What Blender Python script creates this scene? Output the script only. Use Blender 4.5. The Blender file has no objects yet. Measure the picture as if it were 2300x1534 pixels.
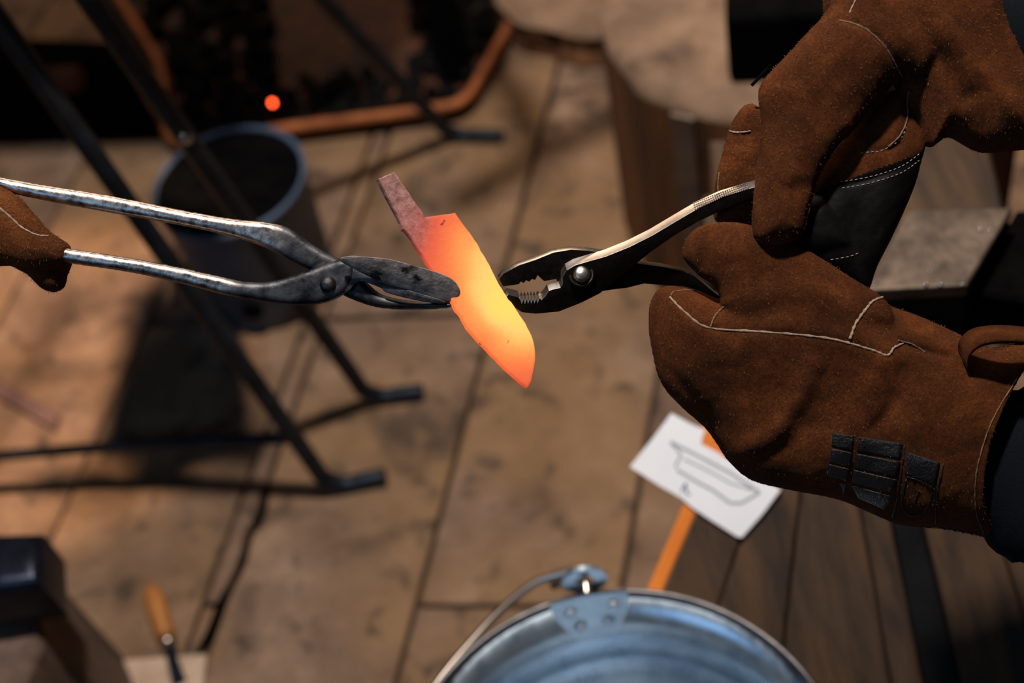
import bpy, bmesh, math, random
import numpy as np
from mathutils import Vector, Matrix
from math import sin, cos, radians, pi, sqrt

random.seed(7)
RNG = np.random.default_rng(7)
SC = bpy.context.scene
COL = SC.collection

# ------------------------------------------------------------------ camera
CAM_H, PITCH, ROLL, FPX, D = 1.40, radians(50), radians(15), 3194.0, 0.80
FW = np.array([0, cos(PITCH), -sin(PITCH)])
_r0 = np.array([1.0, 0, 0]); _u0 = np.array([0, sin(PITCH), cos(PITCH)])
CX = cos(ROLL)*_r0 - sin(ROLL)*_u0
CY = sin(ROLL)*_r0 + cos(ROLL)*_u0
C0 = np.array([0, 0, CAM_H])
S = D/FPX                                   # metres per pixel in the plane of focus

cd = bpy.data.cameras.new('camera'); cam = bpy.data.objects.new('camera', cd); COL.objects.link(cam)
cd.sensor_width = 36.0; cd.lens = FPX/2300*36.0
cd.clip_start = 0.02; cd.clip_end = 60
cd.dof.use_dof = True; cd.dof.focus_distance = D; cd.dof.aperture_fstop = 4.0
M = Matrix.Identity(4)
for i in range(3):
    M[i][0] = CX[i]; M[i][1] = CY[i]; M[i][2] = -FW[i]; M[i][3] = C0[i]
cam.matrix_world = M
SC.camera = cam

def ray(x, y): return FW + CX*(x-1150)/FPX + CY*(767-y)/FPX
def Fp(x, y, z=0.0):                         # pixel -> point on the level plane at height z
    d = ray(x, y); return C0 + d*((z-CAM_H)/d[2])
def Pd(x, y, depth): return C0 + ray(x, y)*depth
ORG = C0 + FW*D
def L(x, y, z=0.0):                          # working plane of the hands, pixels -> metres, z towards viewer
    return ORG + CX*((x-1150)*S) + CY*((767-y)*S) - FW*(z*S)
def LA(a):                                   # the same for an (n,3) array
    a = np.asarray(a, float)
    return ORG + np.outer((a[:, 0]-1150)*S, CX) + np.outer((767-a[:, 1])*S, CY) - np.outer(a[:, 2]*S, FW)

# ------------------------------------------------------------------ light and exposure
W = bpy.data.worlds.new('world'); SC.world = W; W.use_nodes = True
W.node_tree.nodes['Background'].inputs[0].default_value = (0.30, 0.42, 0.55, 1)
W.node_tree.nodes['Background'].inputs[1].default_value = 0.012
vs = SC.view_settings
vs.view_transform = 'Standard'; vs.look = 'None'; vs.gamma = 1.0; vs.use_curve_mapping = False
vs.exposure = 0.0

def look(o, target):
    o.rotation_euler = (Vector(target)-o.location).to_track_quat('-Z', 'Y').to_euler()
def area(name, loc, target, size, energy, color, sy=None):
    l = bpy.data.lights.new(name, 'AREA'); l.energy = energy; l.color = color; l.size = size
    if sy: l.shape = 'RECTANGLE'; l.size_y = sy
    o = bpy.data.objects.new(name, l); COL.objects.link(o); o.location = loc; look(o, target); return o
KEY = np.array([0.10, 1.0, 2.6])
area('ceiling_lamp_light', KEY, (0.08, 0.9, 0), 0.10, 54, (1.0, 0.91, 0.82))
sl = bpy.data.lights.new('warm_patch_spot', 'SPOT'); sl.energy = 330; sl.color = (1.0, 0.60, 0.32); sl.spot_size = radians(13); sl.spot_blend = .3; sl.shadow_soft_size = .04  # added warm spot that brightens the floor patch at the left
so = bpy.data.objects.new('warm_patch_spot', sl); COL.objects.link(so); so.location = KEY; look(so, Fp(90, 850))
area('doorway_light', (0.35, 3.0, 1.75), (0.0, 0.7, 0.7), 1.3, 20, (1.0, 0.72, 0.50), 0.5)
area('window_daylight', (-1.3, -0.55, 2.2), (0.0, 0.6, 0.4), 1.1, 8, (0.34, 0.62, 1.0), 0.8)

# ------------------------------------------------------------------ materials
def new_mat(name):
    m = bpy.data.materials.new(name); m.use_nodes = True
    nt = m.node_tree; return m, nt, nt.nodes['Principled BSDF']
def rgb(h):                                   # sRGB 0-255 -> linear
    return tuple(((c/255)/12.92 if c/255 <= .04045 else ((c/255+.055)/1.055)**2.4) for c in h) + (1,)
def N(nt, t, **kw):
    n = nt.nodes.new(t)
    for k, v in kw.items():
        if k in n.inputs.keys(): n.inputs[k].default_value = v
        else: setattr(n, k, v)
    return n
def ramp(nt, src, stops):
    r = nt.nodes.new('ShaderNodeValToRGB'); e = r.color_ramp.elements
    while len(e) > 1: e.remove(e[-1])
    e[0].position = stops[0][0]; e[0].color = stops[0][1]
    for p, c in stops[1:]: e.new(p).color = c
    nt.links.new(src, r.inputs[0]); return r.outputs[0]
def mix(nt, f, a, b, mode='MIX'):
    m = nt.nodes.new('ShaderNodeMix'); m.data_type = 'RGBA'; m.blend_type = mode
    for s, v in ((m.inputs[0], f), (m.inputs[6], a), (m.inputs[7], b)):
        if hasattr(v, 'is_output'): nt.links.new(v, s)
        else: s.default_value = v
    return m.outputs[2]
def coords(nt, scale=(1, 1, 1), rot=(0, 0, 0), randomise=False):
    tc = nt.nodes.new('ShaderNodeTexCoord'); mp = nt.nodes.new('ShaderNodeMapping')
    nt.links.new(tc.outputs['Object'], mp.inputs[0]); mp.inputs[3].default_value = scale; mp.inputs[2].default_value = rot
    if randomise:
        oi = nt.nodes.new('ShaderNodeObjectInfo'); mu = N(nt, 'ShaderNodeMath', operation='MULTIPLY'); mu.inputs[1].default_value = 37.0
        nt.links.new(oi.outputs['Random'], mu.inputs[0]); nt.links.new(mu.outputs[0], mp.inputs[1])
    return mp.outputs[0]
def noise(nt, vec, scale, detail=4, rough=.6, dist=0):
    n = N(nt, 'ShaderNodeTexNoise'); n.inputs['Scale'].default_value = scale; n.inputs['Detail'].default_value = detail
    n.inputs['Roughness'].default_value = rough; n.inputs['Distortion'].default_value = dist
    nt.links.new(vec, n.inputs['Vector']); return n.outputs['Fac']
def bump(nt, b, h, strength, dist):
    n = N(nt, 'ShaderNodeBump'); n.inputs['Strength'].default_value = strength; n.inputs['Distance'].default_value = dist
    nt.links.new(h, n.inputs['Height']); nt.links.new(n.outputs[0], b.inputs['Normal'])
def mottled(name, c1, c2, scale, rough=.7, metal=0, bstr=.3, bdist=.002, c3=None, scale3=6, stretch=(1, 1, 1), rot=(0, 0, 0), randomise=False, lo=.35, hi=.68, lo3=.55, hi3=.7, rough2=None, spec=.5):
    m, nt, b = new_mat(name); b.inputs['Specular IOR Level'].default_value = spec; v = coords(nt, stretch, rot, randomise)
    n = noise(nt, v, scale, 6, .65)
    col = ramp(nt, n, [(lo, rgb(c1)), (hi, rgb(c2))])
    if c3:
        n3 = noise(nt, v, scale3, 5, .6, .4)
        f = ramp(nt, n3, [(lo3, (0, 0, 0, 1)), (hi3, (1, 1, 1, 1))]); col = mix(nt, f, col, rgb(c3))
    nt.links.new(col, b.inputs['Base Color']); b.inputs['Metallic'].default_value = metal
    if rough2 is not None:
        rr = ramp(nt, n, [(lo, (rough,)*3+(1,)), (hi, (rough2,)*3+(1,))]); nt.links.new(rr, b.inputs['Roughness'])
    else: b.inputs['Roughness'].default_value = rough
    if bstr: bump(nt, b, n, bstr, bdist)
    return m
def plain(name, c, rough=.5, metal=0):
    m, nt, b = new_mat(name); b.inputs['Base Color'].default_value = rgb(c); b.inputs['Roughness'].default_value = rough; b.inputs['Metallic'].default_value = metal; return m

def suede(name, dark, mid, light, sheen=.18):
    m, nt, b = new_mat(name); v = coords(nt)
    big = noise(nt, v, 38, 4, .6, .5); fine = noise(nt, v, 620, 5, .8); fib = noise(nt, coords(nt, (1, 1, 2.2), (.5, .3, .2)), 1500, 3, .8, 1.5)
    col = ramp(nt, big, [(.28, rgb(dark)), (.5, rgb(mid)), (.72, rgb(light))])
    f = ramp(nt, fine, [(.34, (.25, .25, .25, 1)), (.66, (1.7, 1.65, 1.6, 1))])
    col = mix(nt, .9, col, f, 'MULTIPLY')
    f2 = ramp(nt, fib, [(.56, (0, 0, 0, 1)), (.74, (.6, .6, .6, 1))]); col = mix(nt, f2, col, rgb(light))
    nt.links.new(col, b.inputs['Base Color']); b.inputs['Roughness'].default_value = .95; b.inputs['Specular IOR Level'].default_value = .12
    b.inputs['Sheen Weight'].default_value = sheen; b.inputs['Sheen Roughness'].default_value = .55; b.inputs['Sheen Tint'].default_value = rgb((210, 120, 60))
    ad = N(nt, 'ShaderNodeMath', operation='ADD'); nt.links.new(fine, ad.inputs[0]); nt.links.new(fib, ad.inputs[1])
    bump(nt, b, ad.outputs[0], .8, .0013)
    return m

M_SUEDE = suede('brown_suede', (44, 23, 11), (76, 40, 19), (110, 61, 29))
M_SUEDE_L = suede('tan_suede', (54, 29, 14), (88, 48, 23), (120, 70, 36))
M_PALM = mottled('dark_palm_leather', (6, 6, 6), (13, 11, 10), 160, .6, 0, .5, .0008, (30, 30, 32), 30, lo3=.6, hi3=.8, spec=.12)
M_SEAM = mottled('pale_seam_leather', (120, 96, 78), (176, 150, 128), 900, .9, 0, .6, .0008)
M_SEAMD = mottled('brown_seam_leather', (84, 58, 42), (132, 98, 74), 900, .9, 0, .6, .0008)
M_THREAD = plain('pale_thread', (150, 140, 130), .8)
M_NAP = mottled('suede_fibre', (74, 42, 22), (128, 82, 48), 60, .9, 0, 0)
M_FOIL = mottled('black_foil_print', (8, 9, 11), (20, 22, 26), 700, .32, 0, .8, .0012)
M_SLEEVE = mottled('navy_twill', (4, 8, 13), (8, 13, 20), 500, .85, 0, .4, .001, spec=.12)
M_PLIER = mottled('satin_chrome_steel', (176, 166, 158), (190, 182, 176), 260, .32, 1, .03, .0003, rough2=.38)
M_PLIERD = mottled('dark_plier_steel', (30, 27, 25), (46, 41, 38), 300, .45, .9, .1, .0005)
M_TONG = mottled('worn_bright_iron', (120, 112, 108), (205, 198, 194), 210, .24, 1, .25, .0009, (60, 52, 48), 60, rough2=.42, lo3=.6, hi3=.74)
M_TONGD = mottled('blackened_scaled_iron', (40, 42, 46), (96, 96, 100), 120, .5, 1, .5, .0012, (70, 56, 46), 40, lo3=.58, hi3=.75)
M_JAW = mottled('lit_jaw_scale', (120, 110, 106), (192, 180, 172), 110, .62, .1, .6, .0014, (30, 28, 28), 55, lo3=.56, hi3=.66)  # lit top of the jaw put into a lighter grey; dark blotches are scale
M_ZINC = mottled('galvanised_zinc', (150, 170, 190), (190, 206, 220), 40, .26, .85, .06, .001, rough2=.36)
M_ZINCB = mottled('bright_zinc', (196, 212, 224), (224, 236, 244), 50, .38, .45, .05, .001)
M_RIMZ = mottled('dull_rim_zinc', (96, 94, 96), (136, 132, 132), 50, .5, .9, .05, .001)
M_RIVET = plain('zinc_rivet', (190, 195, 200), .25, 1)
M_WIRE = plain('steel_wire', (205, 190, 178), .3, 1)
M_ROD = mottled('blued_black_steel', (22, 28, 36), (44, 54, 66), 40, .5, .6, .2, .001)
M_RUST = mottled('rusty_sheet_steel', (46, 24, 14), (96, 52, 26), 14, .75, .1, .4, .003, (22, 16, 13), 7, stretch=(1, 1, .4), lo3=.5, hi3=.7)
M_RUSTRIM = mottled('rubbed_rusty_edge', (126, 66, 30), (190, 112, 62), 24, .6, .2, .3, .002)
M_BLACK = mottled('matt_black', (5, 5, 6), (14, 13, 13), 30, .85, 0, .4, .003, spec=.02)
M_COAL = mottled('coal', (5, 5, 6), (14, 14, 15), 60, .75, 0, .8, .004, spec=.12)
M_PAIL = mottled('blue_grey_enamel', (62, 80, 104), (88, 106, 130), 14, .6, .1, .15, .002, (24, 27, 33), 9)
M_CONC, nt, b = new_mat('soiled_floor_slab'); v = coords(nt, randomise=True)
n1 = noise(nt, v, 10, 6, .68); n2 = noise(nt, v, 24, 4, .55, .3); n3 = noise(nt, v, 3.2, 3, .5); n4 = noise(nt, v, 7, 4, .6, .6)
col = ramp(nt, n1, [(.33, rgb((98, 76, 62))), (.55, rgb((132, 106, 88))), (.7, rgb((162, 134, 112)))])
col = mix(nt, ramp(nt, n3, [(.42, (0, 0, 0, 1)), (.62, (.55, .55, .55, 1))]), col, rgb((142, 108, 70)))
col = mix(nt, ramp(nt, n2, [(.57, (0, 0, 0, 1)), (.68, (.75, .75, .75, 1))]), col, rgb((62, 52, 46)))
col = mix(nt, ramp(nt, n4, [(.57, (0, 0, 0, 1)), (.70, (.8, .8, .8, 1))]), col, rgb((58, 48, 42)))
nt.links.new(col, b.inputs['Base Color']); b.inputs['Roughness'].default_value = .85; b.inputs['Specular IOR Level'].default_value = .3; bump(nt, b, n1, .5, .004)
M_GROUT = mottled('dark_joint_dirt', (50, 38, 29), (72, 56, 44), 30, .95, 0, .4, .004)
M_BARK = mottled('dark_stump_side', (72, 44, 22), (150, 98, 52), 16, .85, 0, .6, .006, (24, 17, 12), 8, stretch=(1, 1, .14))
M_ENDG = mottled('dusty_end_grain', (108, 84, 66), (152, 122, 98), 14, .85, 0, .4, .003, (66, 50, 40), 9)
M_PLANK = mottled('old_oak_plank', (38, 26, 16), (88, 61, 36), 42, .75, 0, .6, .004, (20, 14, 9), 20, stretch=(1, .16, .16), randomise=True)
M_STRAP = mottled('dark_iron_strap', (14, 14, 15), (28, 28, 30), 30, .55, .6, .4, .002, (90, 86, 92), 22, lo3=.66, hi3=.76)
M_ORANGE = mottled('orange_paint', (226, 118, 30), (240, 140, 44), 20, .6, 0, .1, .001)
M_PAPER = mottled('white_card', (244, 244, 250), (250, 250, 254), 20, .8, 0, 0)
M_INK = plain('pencil_line', (160, 162, 172), .9)
M_INKB = plain('blue_pen', (70, 80, 130), .9)
M_ANVIL = mottled('dusty_anvil_face', (70, 60, 52), (124, 106, 92), 30, .5, .5, .5, .003, (40, 36, 34), 14)
M_ANVILS = mottled('dark_anvil_body', (16, 20, 22), (30, 36, 38), 30, .6, .4, .3, .003, spec=.12)
M_STEELB = mottled('blue_black_steel', (24, 28, 38), (46, 52, 70), 30, .34, .7, .3, .002)
M_GREYWOOD = mottled('weathered_grey_wood', (72, 54, 44), (122, 98, 84), 22, .85, 0, .7, .005, (34, 26, 22), 10, stretch=(1, 1, .3))
M_HANDLE = mottled('oiled_wood_handle', (150, 92, 40), (196, 130, 66), 30, .5, 0, .2, .002, stretch=(1, .2, 1))
M_PALE = mottled('pale_wood', (170, 140, 120), (205, 178, 155), 24, .8, 0, .2, .002)
M_PINK = mottled('pinkish_lath', (84, 62, 60), (112, 84, 80), 24, .8, 0, .2, .002)

# ------------------------------------------------------------------ builders
def thing(name, label, cat, loc, group=None):
    o = bpy.data.objects.new(name, None); COL.objects.link(o); o.location = Vector([float(c) for c in loc]); o.empty_display_size = .03
    o['label'] = label; o['category'] = cat
    if group: o['group'] = group
    return o
def world_loc(o):
    v = Vector((0, 0, 0))
    while o is not None: v = v + o.location; o = o.parent
    return v
def mesh(name, verts, faces, mats, parent=None, smooth=False, label=None, loc=None, matidx=None):
    """verts are world coordinates"""
    me = bpy.data.meshes.new(name)
    verts = np.asarray(verts, float)
    base = world_loc(parent) if parent is not None else Vector((0, 0, 0))
    org = Vector([float(c) for c in loc]) if loc is not None else (base if parent is not None else Vector(verts.mean(0).tolist()))
    me.from_pydata((verts-np.array(org)).tolist(), [], [list(map(int, f)) for f in faces])
    for mm in (mats if isinstance(mats, (list, tuple)) else [mats]): me.materials.append(mm)
    if smooth: me.polygons.foreach_set('use_smooth', [True]*len(me.polygons))
    if matidx is not None: me.polygons.foreach_set('material_index', np.asarray(matidx, np.int32))
    me.update()
    o = bpy.data.objects.new(name, me); COL.objects.link(o)
    if parent is not None: o.parent = parent; o.location = org-base
    else: o.location = org
    if label: o['label'] = label
    return o
def bm_mesh(name, bm, mats, parent=None, smooth=None, **kw):
    bmesh.ops.recalc_face_normals(bm, faces=bm.faces)
    bm.verts.index_update()
    v = [list(x.co) for x in bm.verts]; f = [[w.index for w in x.verts] for x in bm.faces]; bm.free()
    o = mesh(name, v, f, mats, parent, **kw)
    if smooth:
        o.data.polygons.foreach_set('use_smooth', [True]*len(o.data.polygons))
        try: o.data.set_sharp_from_angle(angle=radians(smooth))
        except Exception: pass
    return o
def plate_bm(poly, vec, bev=0.0, seg=2):
    """world-space polygon (n,3), pushed along vec, edges rounded"""
    bm = bmesh.new(); vec = Vector([float(c) for c in vec])
    a = [bm.verts.new(Vector([float(c) for c in p])) for p in poly]; b = [bm.verts.new(v.co+vec) for v in a]
    n = len(a); rim = []
    f1 = bm.faces.new(a); f2 = bm.faces.new(b[::-1])
    for i in range(n): bm.faces.new((a[i], b[i], b[(i+1) % n], a[(i+1) % n]))
    bm.normal_update()
    if bev > 0:
        bmesh.ops.bevel(bm, geom=list(set(list(f1.edges)+list(f2.edges))), offset=bev, segments=seg, profile=.5, affect='EDGES', clamp_overlap=True)
    return bm
def box_bm(c, sx, sy, sz, ax=(1, 0, 0), ay=(0, 1, 0), az=(0, 0, 1), bev=0):
    c = np.asarray(c, float); ax, ay, az = [np.asarray(q, float)/np.linalg.norm(q) for q in (ax, ay, az)]
    poly = [c+ax*sx/2*i+ay*sy/2*j-az*sz/2 for i, j in ((-1, -1), (1, -1), (1, 1), (-1, 1))]
    bm = plate_bm(poly, az*sz)
    if bev: bmesh.ops.bevel(bm, geom=list(bm.edges), offset=bev, segments=2, profile=.5, affect='EDGES')
    return bm
def catmull(pts, n=6, closed=True):
    pts = np.asarray(pts, float); m = len(pts); out = []
    for i in range(m if closed else m-1):
        if closed: p0, p1, p2, p3 = pts[i-1], pts[i], pts[(i+1) % m], pts[(i+2) % m]
        else: p0, p1, p2, p3 = pts[max(i-1, 0)], pts[i], pts[i+1], pts[min(i+2, m-1)]
        for k in range(n):
            t = k/n
            out.append(.5*((2*p1)+(-p0+p2)*t+(2*p0-5*p1+4*p2-p3)*t*t+(-p0+3*p1-3*p2+p3)*t**3))
    if not closed: out.append(pts[-1])
    return np.array(out)
def tube(path, rad, seg=10, ref=None, flat=1.0, caps=True, rad2=None):
    """sweep along (n,3) world points; rad scalar or list (across), rad2 towards ref"""
    path = np.asarray(path, float); n = len(path); rad = np.broadcast_to(np.asarray(rad, float), (n,))
    r2 = rad*flat if rad2 is None else np.broadcast_to(np.asarray(rad2, float), (n,))
    T = np.gradient(path, axis=0); T /= np.linalg.norm(T, axis=1)[:, None]
    V = []
    r = np.array(ref if ref is not None else (0.31, 0.17, 0.93), float)
    for i in range(n):
        if ref is None and i: r = prev
        b = r-T[i]*(r@T[i]); b /= np.linalg.norm(b); prev = b
        a = np.cross(T[i], b)
        for k in range(seg):
            t = 2*pi*k/seg; V.append(path[i]+a*cos(t)*rad[i]+b*sin(t)*r2[i])
    Fc = [(i*seg+k, i*seg+(k+1) % seg, (i+1)*seg+(k+1) % seg, (i+1)*seg+k) for i in range(n-1) for k in range(seg)]
    if caps: Fc += [tuple(range(seg))[::-1], tuple((n-1)*seg+k for k in range(seg))]
    return np.array(V), Fc
def lathe(prof, center, seg=48, axis=(0, 0, 1), closed_profile=False):
    c = np.asarray(center, float); az = np.asarray(axis, float); az /= np.linalg.norm(az)
    ax = np.cross(az, (0.3, 0.9, .2)); ax /= np.linalg.norm(ax); ay = np.cross(az, ax)
    V = []; n = len(prof)
    for (r, z) in prof:
        for k in range(seg):
            t = 2*pi*k/seg; V.append(c+az*z+(ax*cos(t)+ay*sin(t))*r)
    Fc = [(i*seg+k, i*seg+(k+1) % seg, ((i+1) % n)*seg+(k+1) % seg, ((i+1) % n)*seg+k) for i in range(n if closed_profile else n-1) for k in range(seg)]
    return np.array(V), Fc
def merge(parts):
    V = []; Fc = []; o = 0
    for v, f in parts:
        V.append(np.asarray(v, float)); Fc += [tuple(i+o for i in q) for q in f]; o += len(v)
    return np.vstack(V), Fc
def struct(o): o['kind'] = 'structure'; return o

# ------------------------------------------------------------------ floor of slabs
floor = struct(mesh('floor', [(-2.6, -.8, -.012), (2.6, -.8, -.012), (2.6, 4.2, -.012), (-2.6, 4.2, -.012)], [(0, 1, 2, 3)], M_GROUT, loc=(0, 1, -.012)))
ua = radians(67); U = np.array([cos(ua), sin(ua), 0]); wa = radians(-17); Wd = np.array([cos(wa), sin(wa), 0])
inv = np.linalg.inv(np.array([U[:2], Wd[:2]]).T)
def uw(p): return inv @ np.asarray(p)[:2]
wB1 = uw(Fp(500, 1230))[1]; wB2 = uw(Fp(548, 1230))[1]; wA = uw(Fp(995, 1130))[1]; uA = uw(Fp(930, 1360))[0]
stepw = wA-wB2
wl = [wB1-stepw*k for k in (4, 3, 2, 1, 0)]+[wB2]+[wA+stepw*k for k in range(0, 6)]
gap = .003
for i in range(len(wl)-1):
    u = uA-1.72+(i % 2)*.43
    if i == 6: u = uA-1.72
    while u < uA+2.4:
        ln = .86
        a, b, c2, d2 = u+gap, u+ln-gap, wl[i]+gap, wl[i+1]-gap
        ct = U*(a+b)/2+Wd*(c2+d2)/2
        if -1.5 < ct[0] < 1.9 and .1 < ct[1] < 3.1:
            dz = random.uniform(-.0015, .0015)
            poly = [U*p+Wd*q+np.array([0, 0, -.02]) for p, q in ((a, c2), (b, c2), (b, d2), (a, d2))]
            bm = plate_bm(poly, (0, 0, .02+dz), .002, 1)
            bm_mesh('slab', bm, M_CONC, floor, loc=ct)
        u += ln

M_WALL = mottled('dark_plaster', (30, 27, 25), (44, 40, 37), 3, .9, 0, .3, .004)
def wall(name, a, b, vec, z0=-.012, z1=3.0, hole=None):
    bm = plate_bm([(a[0], a[1], z0), (b[0], b[1], z0), (b[0], b[1], z1), (a[0], a[1], z1)], vec); return struct(bm_mesh(name, bm, M_WALL))
wall('wall_back', (-2.6, 4.2), (2.6, 4.2), (0, .1, 0)); wall('wall_front', (-2.6, -.8), (2.6, -.8), (0, -.1, 0))
wall('wall_left', (-2.6, -.8), (-2.6, 4.2), (-.1, 0, 0)); wall('wall_right', (2.6, -.8), (2.6, 4.2), (.1, 0, 0))
struct(bm_mesh('ceiling', plate_bm([(-2.6, -.8, 3.0), (2.6, -.8, 3.0), (2.6, 4.2, 3.0), (-2.6, 4.2, 3.0)], (0, 0, .1)), M_WALL))

# ------------------------------------------------------------------ background: steel rod stand
ROD = .0105
stand = thing('steel_stand', 'black steel rod stand with bent feet rising at the left', 'stand', Fp(740, 1095))
def polyrod(name, pts, r, parent, m=M_ROD, seg=10, label=None):
    v, f = tube(catmull(pts, 5, False), r, seg); return mesh(name, v, f, m, parent, True, label=label)
f1 = Fp(740, 1093, ROD); f2 = Fp(828, 893, ROD); f3 = Fp(1010, 303, ROD)
t1 = Fp(0, 50, .70); t2 = Fp(200, 0, .70); t3 = Fp(730, 0, .36)
def ext(a, b, z): return a+(b-a)*((z-a[2])/(b[2]-a[2]))
for fpt, tpt, toe in ((f1, t1, (866, 1068)), (f2, t2, (950, 878)), (f3, t3, (1128, 306))):
    top = ext(fpt, tpt, .86); dirv = (top-fpt)/np.linalg.norm(top-fpt); tp = Fp(*toe, ROD)
    td = (tp-fpt)/np.linalg.norm(tp-fpt)
    polyrod('leg', [top, fpt+dirv*.4, fpt+dirv*.06, fpt+dirv*.022, fpt+td*.018+np.array([0, 0, 0]), fpt+td*.045, tp], ROD, stand)
best = min((abs(0+(767-FPX*((q-C0) @ CY)/((q-C0) @ FW))-310), k) for k, q in ((k, f2+(t2-f2)*k/200) for k in range(201)))[1]
bp = f2+(t2-f2)*best/200
v, f = lathe([(.0003, .008), (.004, .007), (.007, .003), (.0075, 0), (.0075, -.006)], bp-FW*ROD, 16, -FW); mesh('glint_dome', v, f, M_RIVET, stand, True)  # small bright dome added for the glint on the rod
tops = [ext(f1, t1, .86), ext(f2, t2, .86), ext(f3, t3, .86)]
for a, b in ((0, 1), (1, 2)):
    polyrod('cross_bar', [tops[a], (tops[a]+tops[b])/2, tops[b]], ROD, stand)
q = f1+(t1-f1)*.14
polyrod('cross_bar', [q, (q+Fp(0, 1012, .06))/2, Fp(-260, 1045, .06)], ROD*.7, stand)
# unseen tray and rails, added on the stand above the frame to shade the left floor
def above(px, py, z): return KEY+(Fp(px, py)-KEY)*((KEY[2]-z)/KEY[2])
bm_mesh('tray', plate_bm([above(315, 640, .87), above(560, 690, .87), above(600, 1060, .87), above(205, 1040, .87)], (0, 0, .012), .002, 1), M_ROD, stand)
for a, b in (((180, 640), (-60, 1060)), ((-260, 865), (330, 812))):
    polyrod('tray_rail', [above(*a, .874), (above(*a, .874)+above(*b, .874))/2, above(*b, .874)], .0045, stand)

# enamel pail behind the stand
pb = Fp(512, 405, .20); pb[2] = 0
pail = thing('enamel_pail', 'blue-grey enamel pail standing behind the steel rods', 'pail', pb)
prof = [(.004, .004), (.082, .004), (.084, 0), (.088, .004), (.098, .190), (.102, .195), (.102, .200), (.098, .202), (.095, .196), (.086, .012), (.004, .012)]
v, f = lathe(prof, pb, 40); mesh('pail_body', v, f, M_PAIL, pail, True)
v, f = lathe([(.001, .197), (.0955, .197), (.0955, .187), (.001, .187)], pb, 32); mesh('soot_filling', v, f, M_BLACK, pail)
ear = Fp(553, 728, .06); dv = ear-pb; dv[2] = 0; dv /= np.linalg.norm(dv)
v, f = lathe([(.001, .006), (.013, .006), (.015, 0), (.015, -.01)], pb+dv*.09+np.array([0, 0, .05]), 16, dv); mesh('black_bung', v, f, M_BLACK, pail, True)

# rusty tray at the back
tubz = .034
rim = [Fp(395, 318, tubz), Fp(640, 288, tubz), Fp(960, 246, tubz), Fp(1040, 225, tubz), Fp(1075, 180, tubz), Fp(1120, 100, tubz), Fp(1175, -10, tubz), Fp(1250, -190, tubz), Fp(1100, -270, tubz), Fp(300, -190, tubz), Fp(215, -130, tubz), Fp(268, 0, tubz), Fp(358, 150, tubz)]
rim = catmull(rim, 5); rc = rim.mean(0); tub0 = np.array([rc[0], rc[1], 0])
tubt = thing('rusty_tray', 'rusty brown steel tray with bright worn rim lying behind the rods', 'tray', tub0)
def ring(z, k):
    a = rim.copy(); a[:, :2] = rc[:2]+(a[:, :2]-rc[:2])*k; a[:, 2] = z; return a
n = len(rim)
rings = [ring(.002, .97), ring(tubz-.004, 1.0), ring(tubz-.004, .985), ring(.006, .95)]
V = np.vstack(rings); Fc = [(i*n+k, i*n+(k+1) % n, (i+1)*n+(k+1) % n, (i+1)*n+k) for i in range(3) for k in range(n)]
Fc.append(tuple(3*n+k for k in range(n))); Fc.append(tuple(k for k in range(n))[::-1])
mesh('tray_pan', V, Fc, M_RUST, tubt)
v, f = tube(np.vstack([rim, rim[:1]]), .0085, 8, caps=False); mesh('rolled_rim', v, f, M_RUSTRIM, tubt, True)
# heap of coal in the tray: lumps joined, too many and too small to tell apart
def coal_heap():
    parts = []; rr = np.random.default_rng(4); icos = bmesh.new(); bmesh.ops.create_icosphere(icos, subdivisions=1, radius=1)
    iv = np.array([v.co[:] for v in icos.verts]); fi = [[w.index for w in q.verts] for q in icos.faces]; icos.free()
    inner = [tuple(p[:2]) for p in ring(0, .92)]
    for k in range(900):
        px, py = rr.uniform(240, 1160), rr.uniform(-160, 285)
        if 610 < px < 930 and py < 185+rr.uniform(-30, 20): continue
        c = Fp(px, py, .02); r_ = rr.uniform(.008, .017)
        if not inpoly(c[0], c[1], inner): continue
        parts.append((c-[0, 0, .012-r_*.9]+iv*r_*rr.uniform(.7, 1.25, 3)*(1+rr.uniform(-.15, .15, (len(iv), 1))), fi))
    return merge(parts)
def inpoly(x, y, poly):
    c = False; j = len(poly)-1
    for i in range(len(poly)):
        xi, yi = poly[i]; xj, yj = poly[j]
        if (yi > y) != (yj > y) and x < (xj-xi)*(y-yi)/(yj-yi)+xi: c = not c
        j = i
    return c
v, f = coal_heap(); co = mesh('coal_heap', v, f, M_COAL, None); co['label'] = 'black small coal heaped in the rusty tray'; co['category'] = 'coal'; co['kind'] = 'stuff'
def lump(name, c, r, m, label, cat, seedv=0):
    bm = bmesh.new(); bmesh.ops.create_icosphere(bm, subdivisions=2, radius=1)
    rr = np.random.default_rng(seedv); k = rr.uniform(.8, 1.2, 3)
    for w in bm.verts:
        s = 1+rr.uniform(-.13, .13); w.co = Vector([w.co[i]*k[i]*s*r+float(c[i]) for i in range(3)])
    o = bm_mesh(name, bm, m, None, loc=(c[0], c[1], c[2]-r*.8)); o['label'] = label; o['category'] = cat
    return o
me_, nt_, b_ = new_mat('glowing_ember'); b_.inputs['Base Color'].default_value = (.05, .01, .005, 1)
b_.inputs['Emission Color'].default_value = (1, .085, .02, 1); b_.inputs['Emission Strength'].default_value = 14
lump('ember', Fp(612, 231, .045), .0034, me_, 'tiny glowing orange ember on the dark coal in the tray', 'ember', 3)

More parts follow.
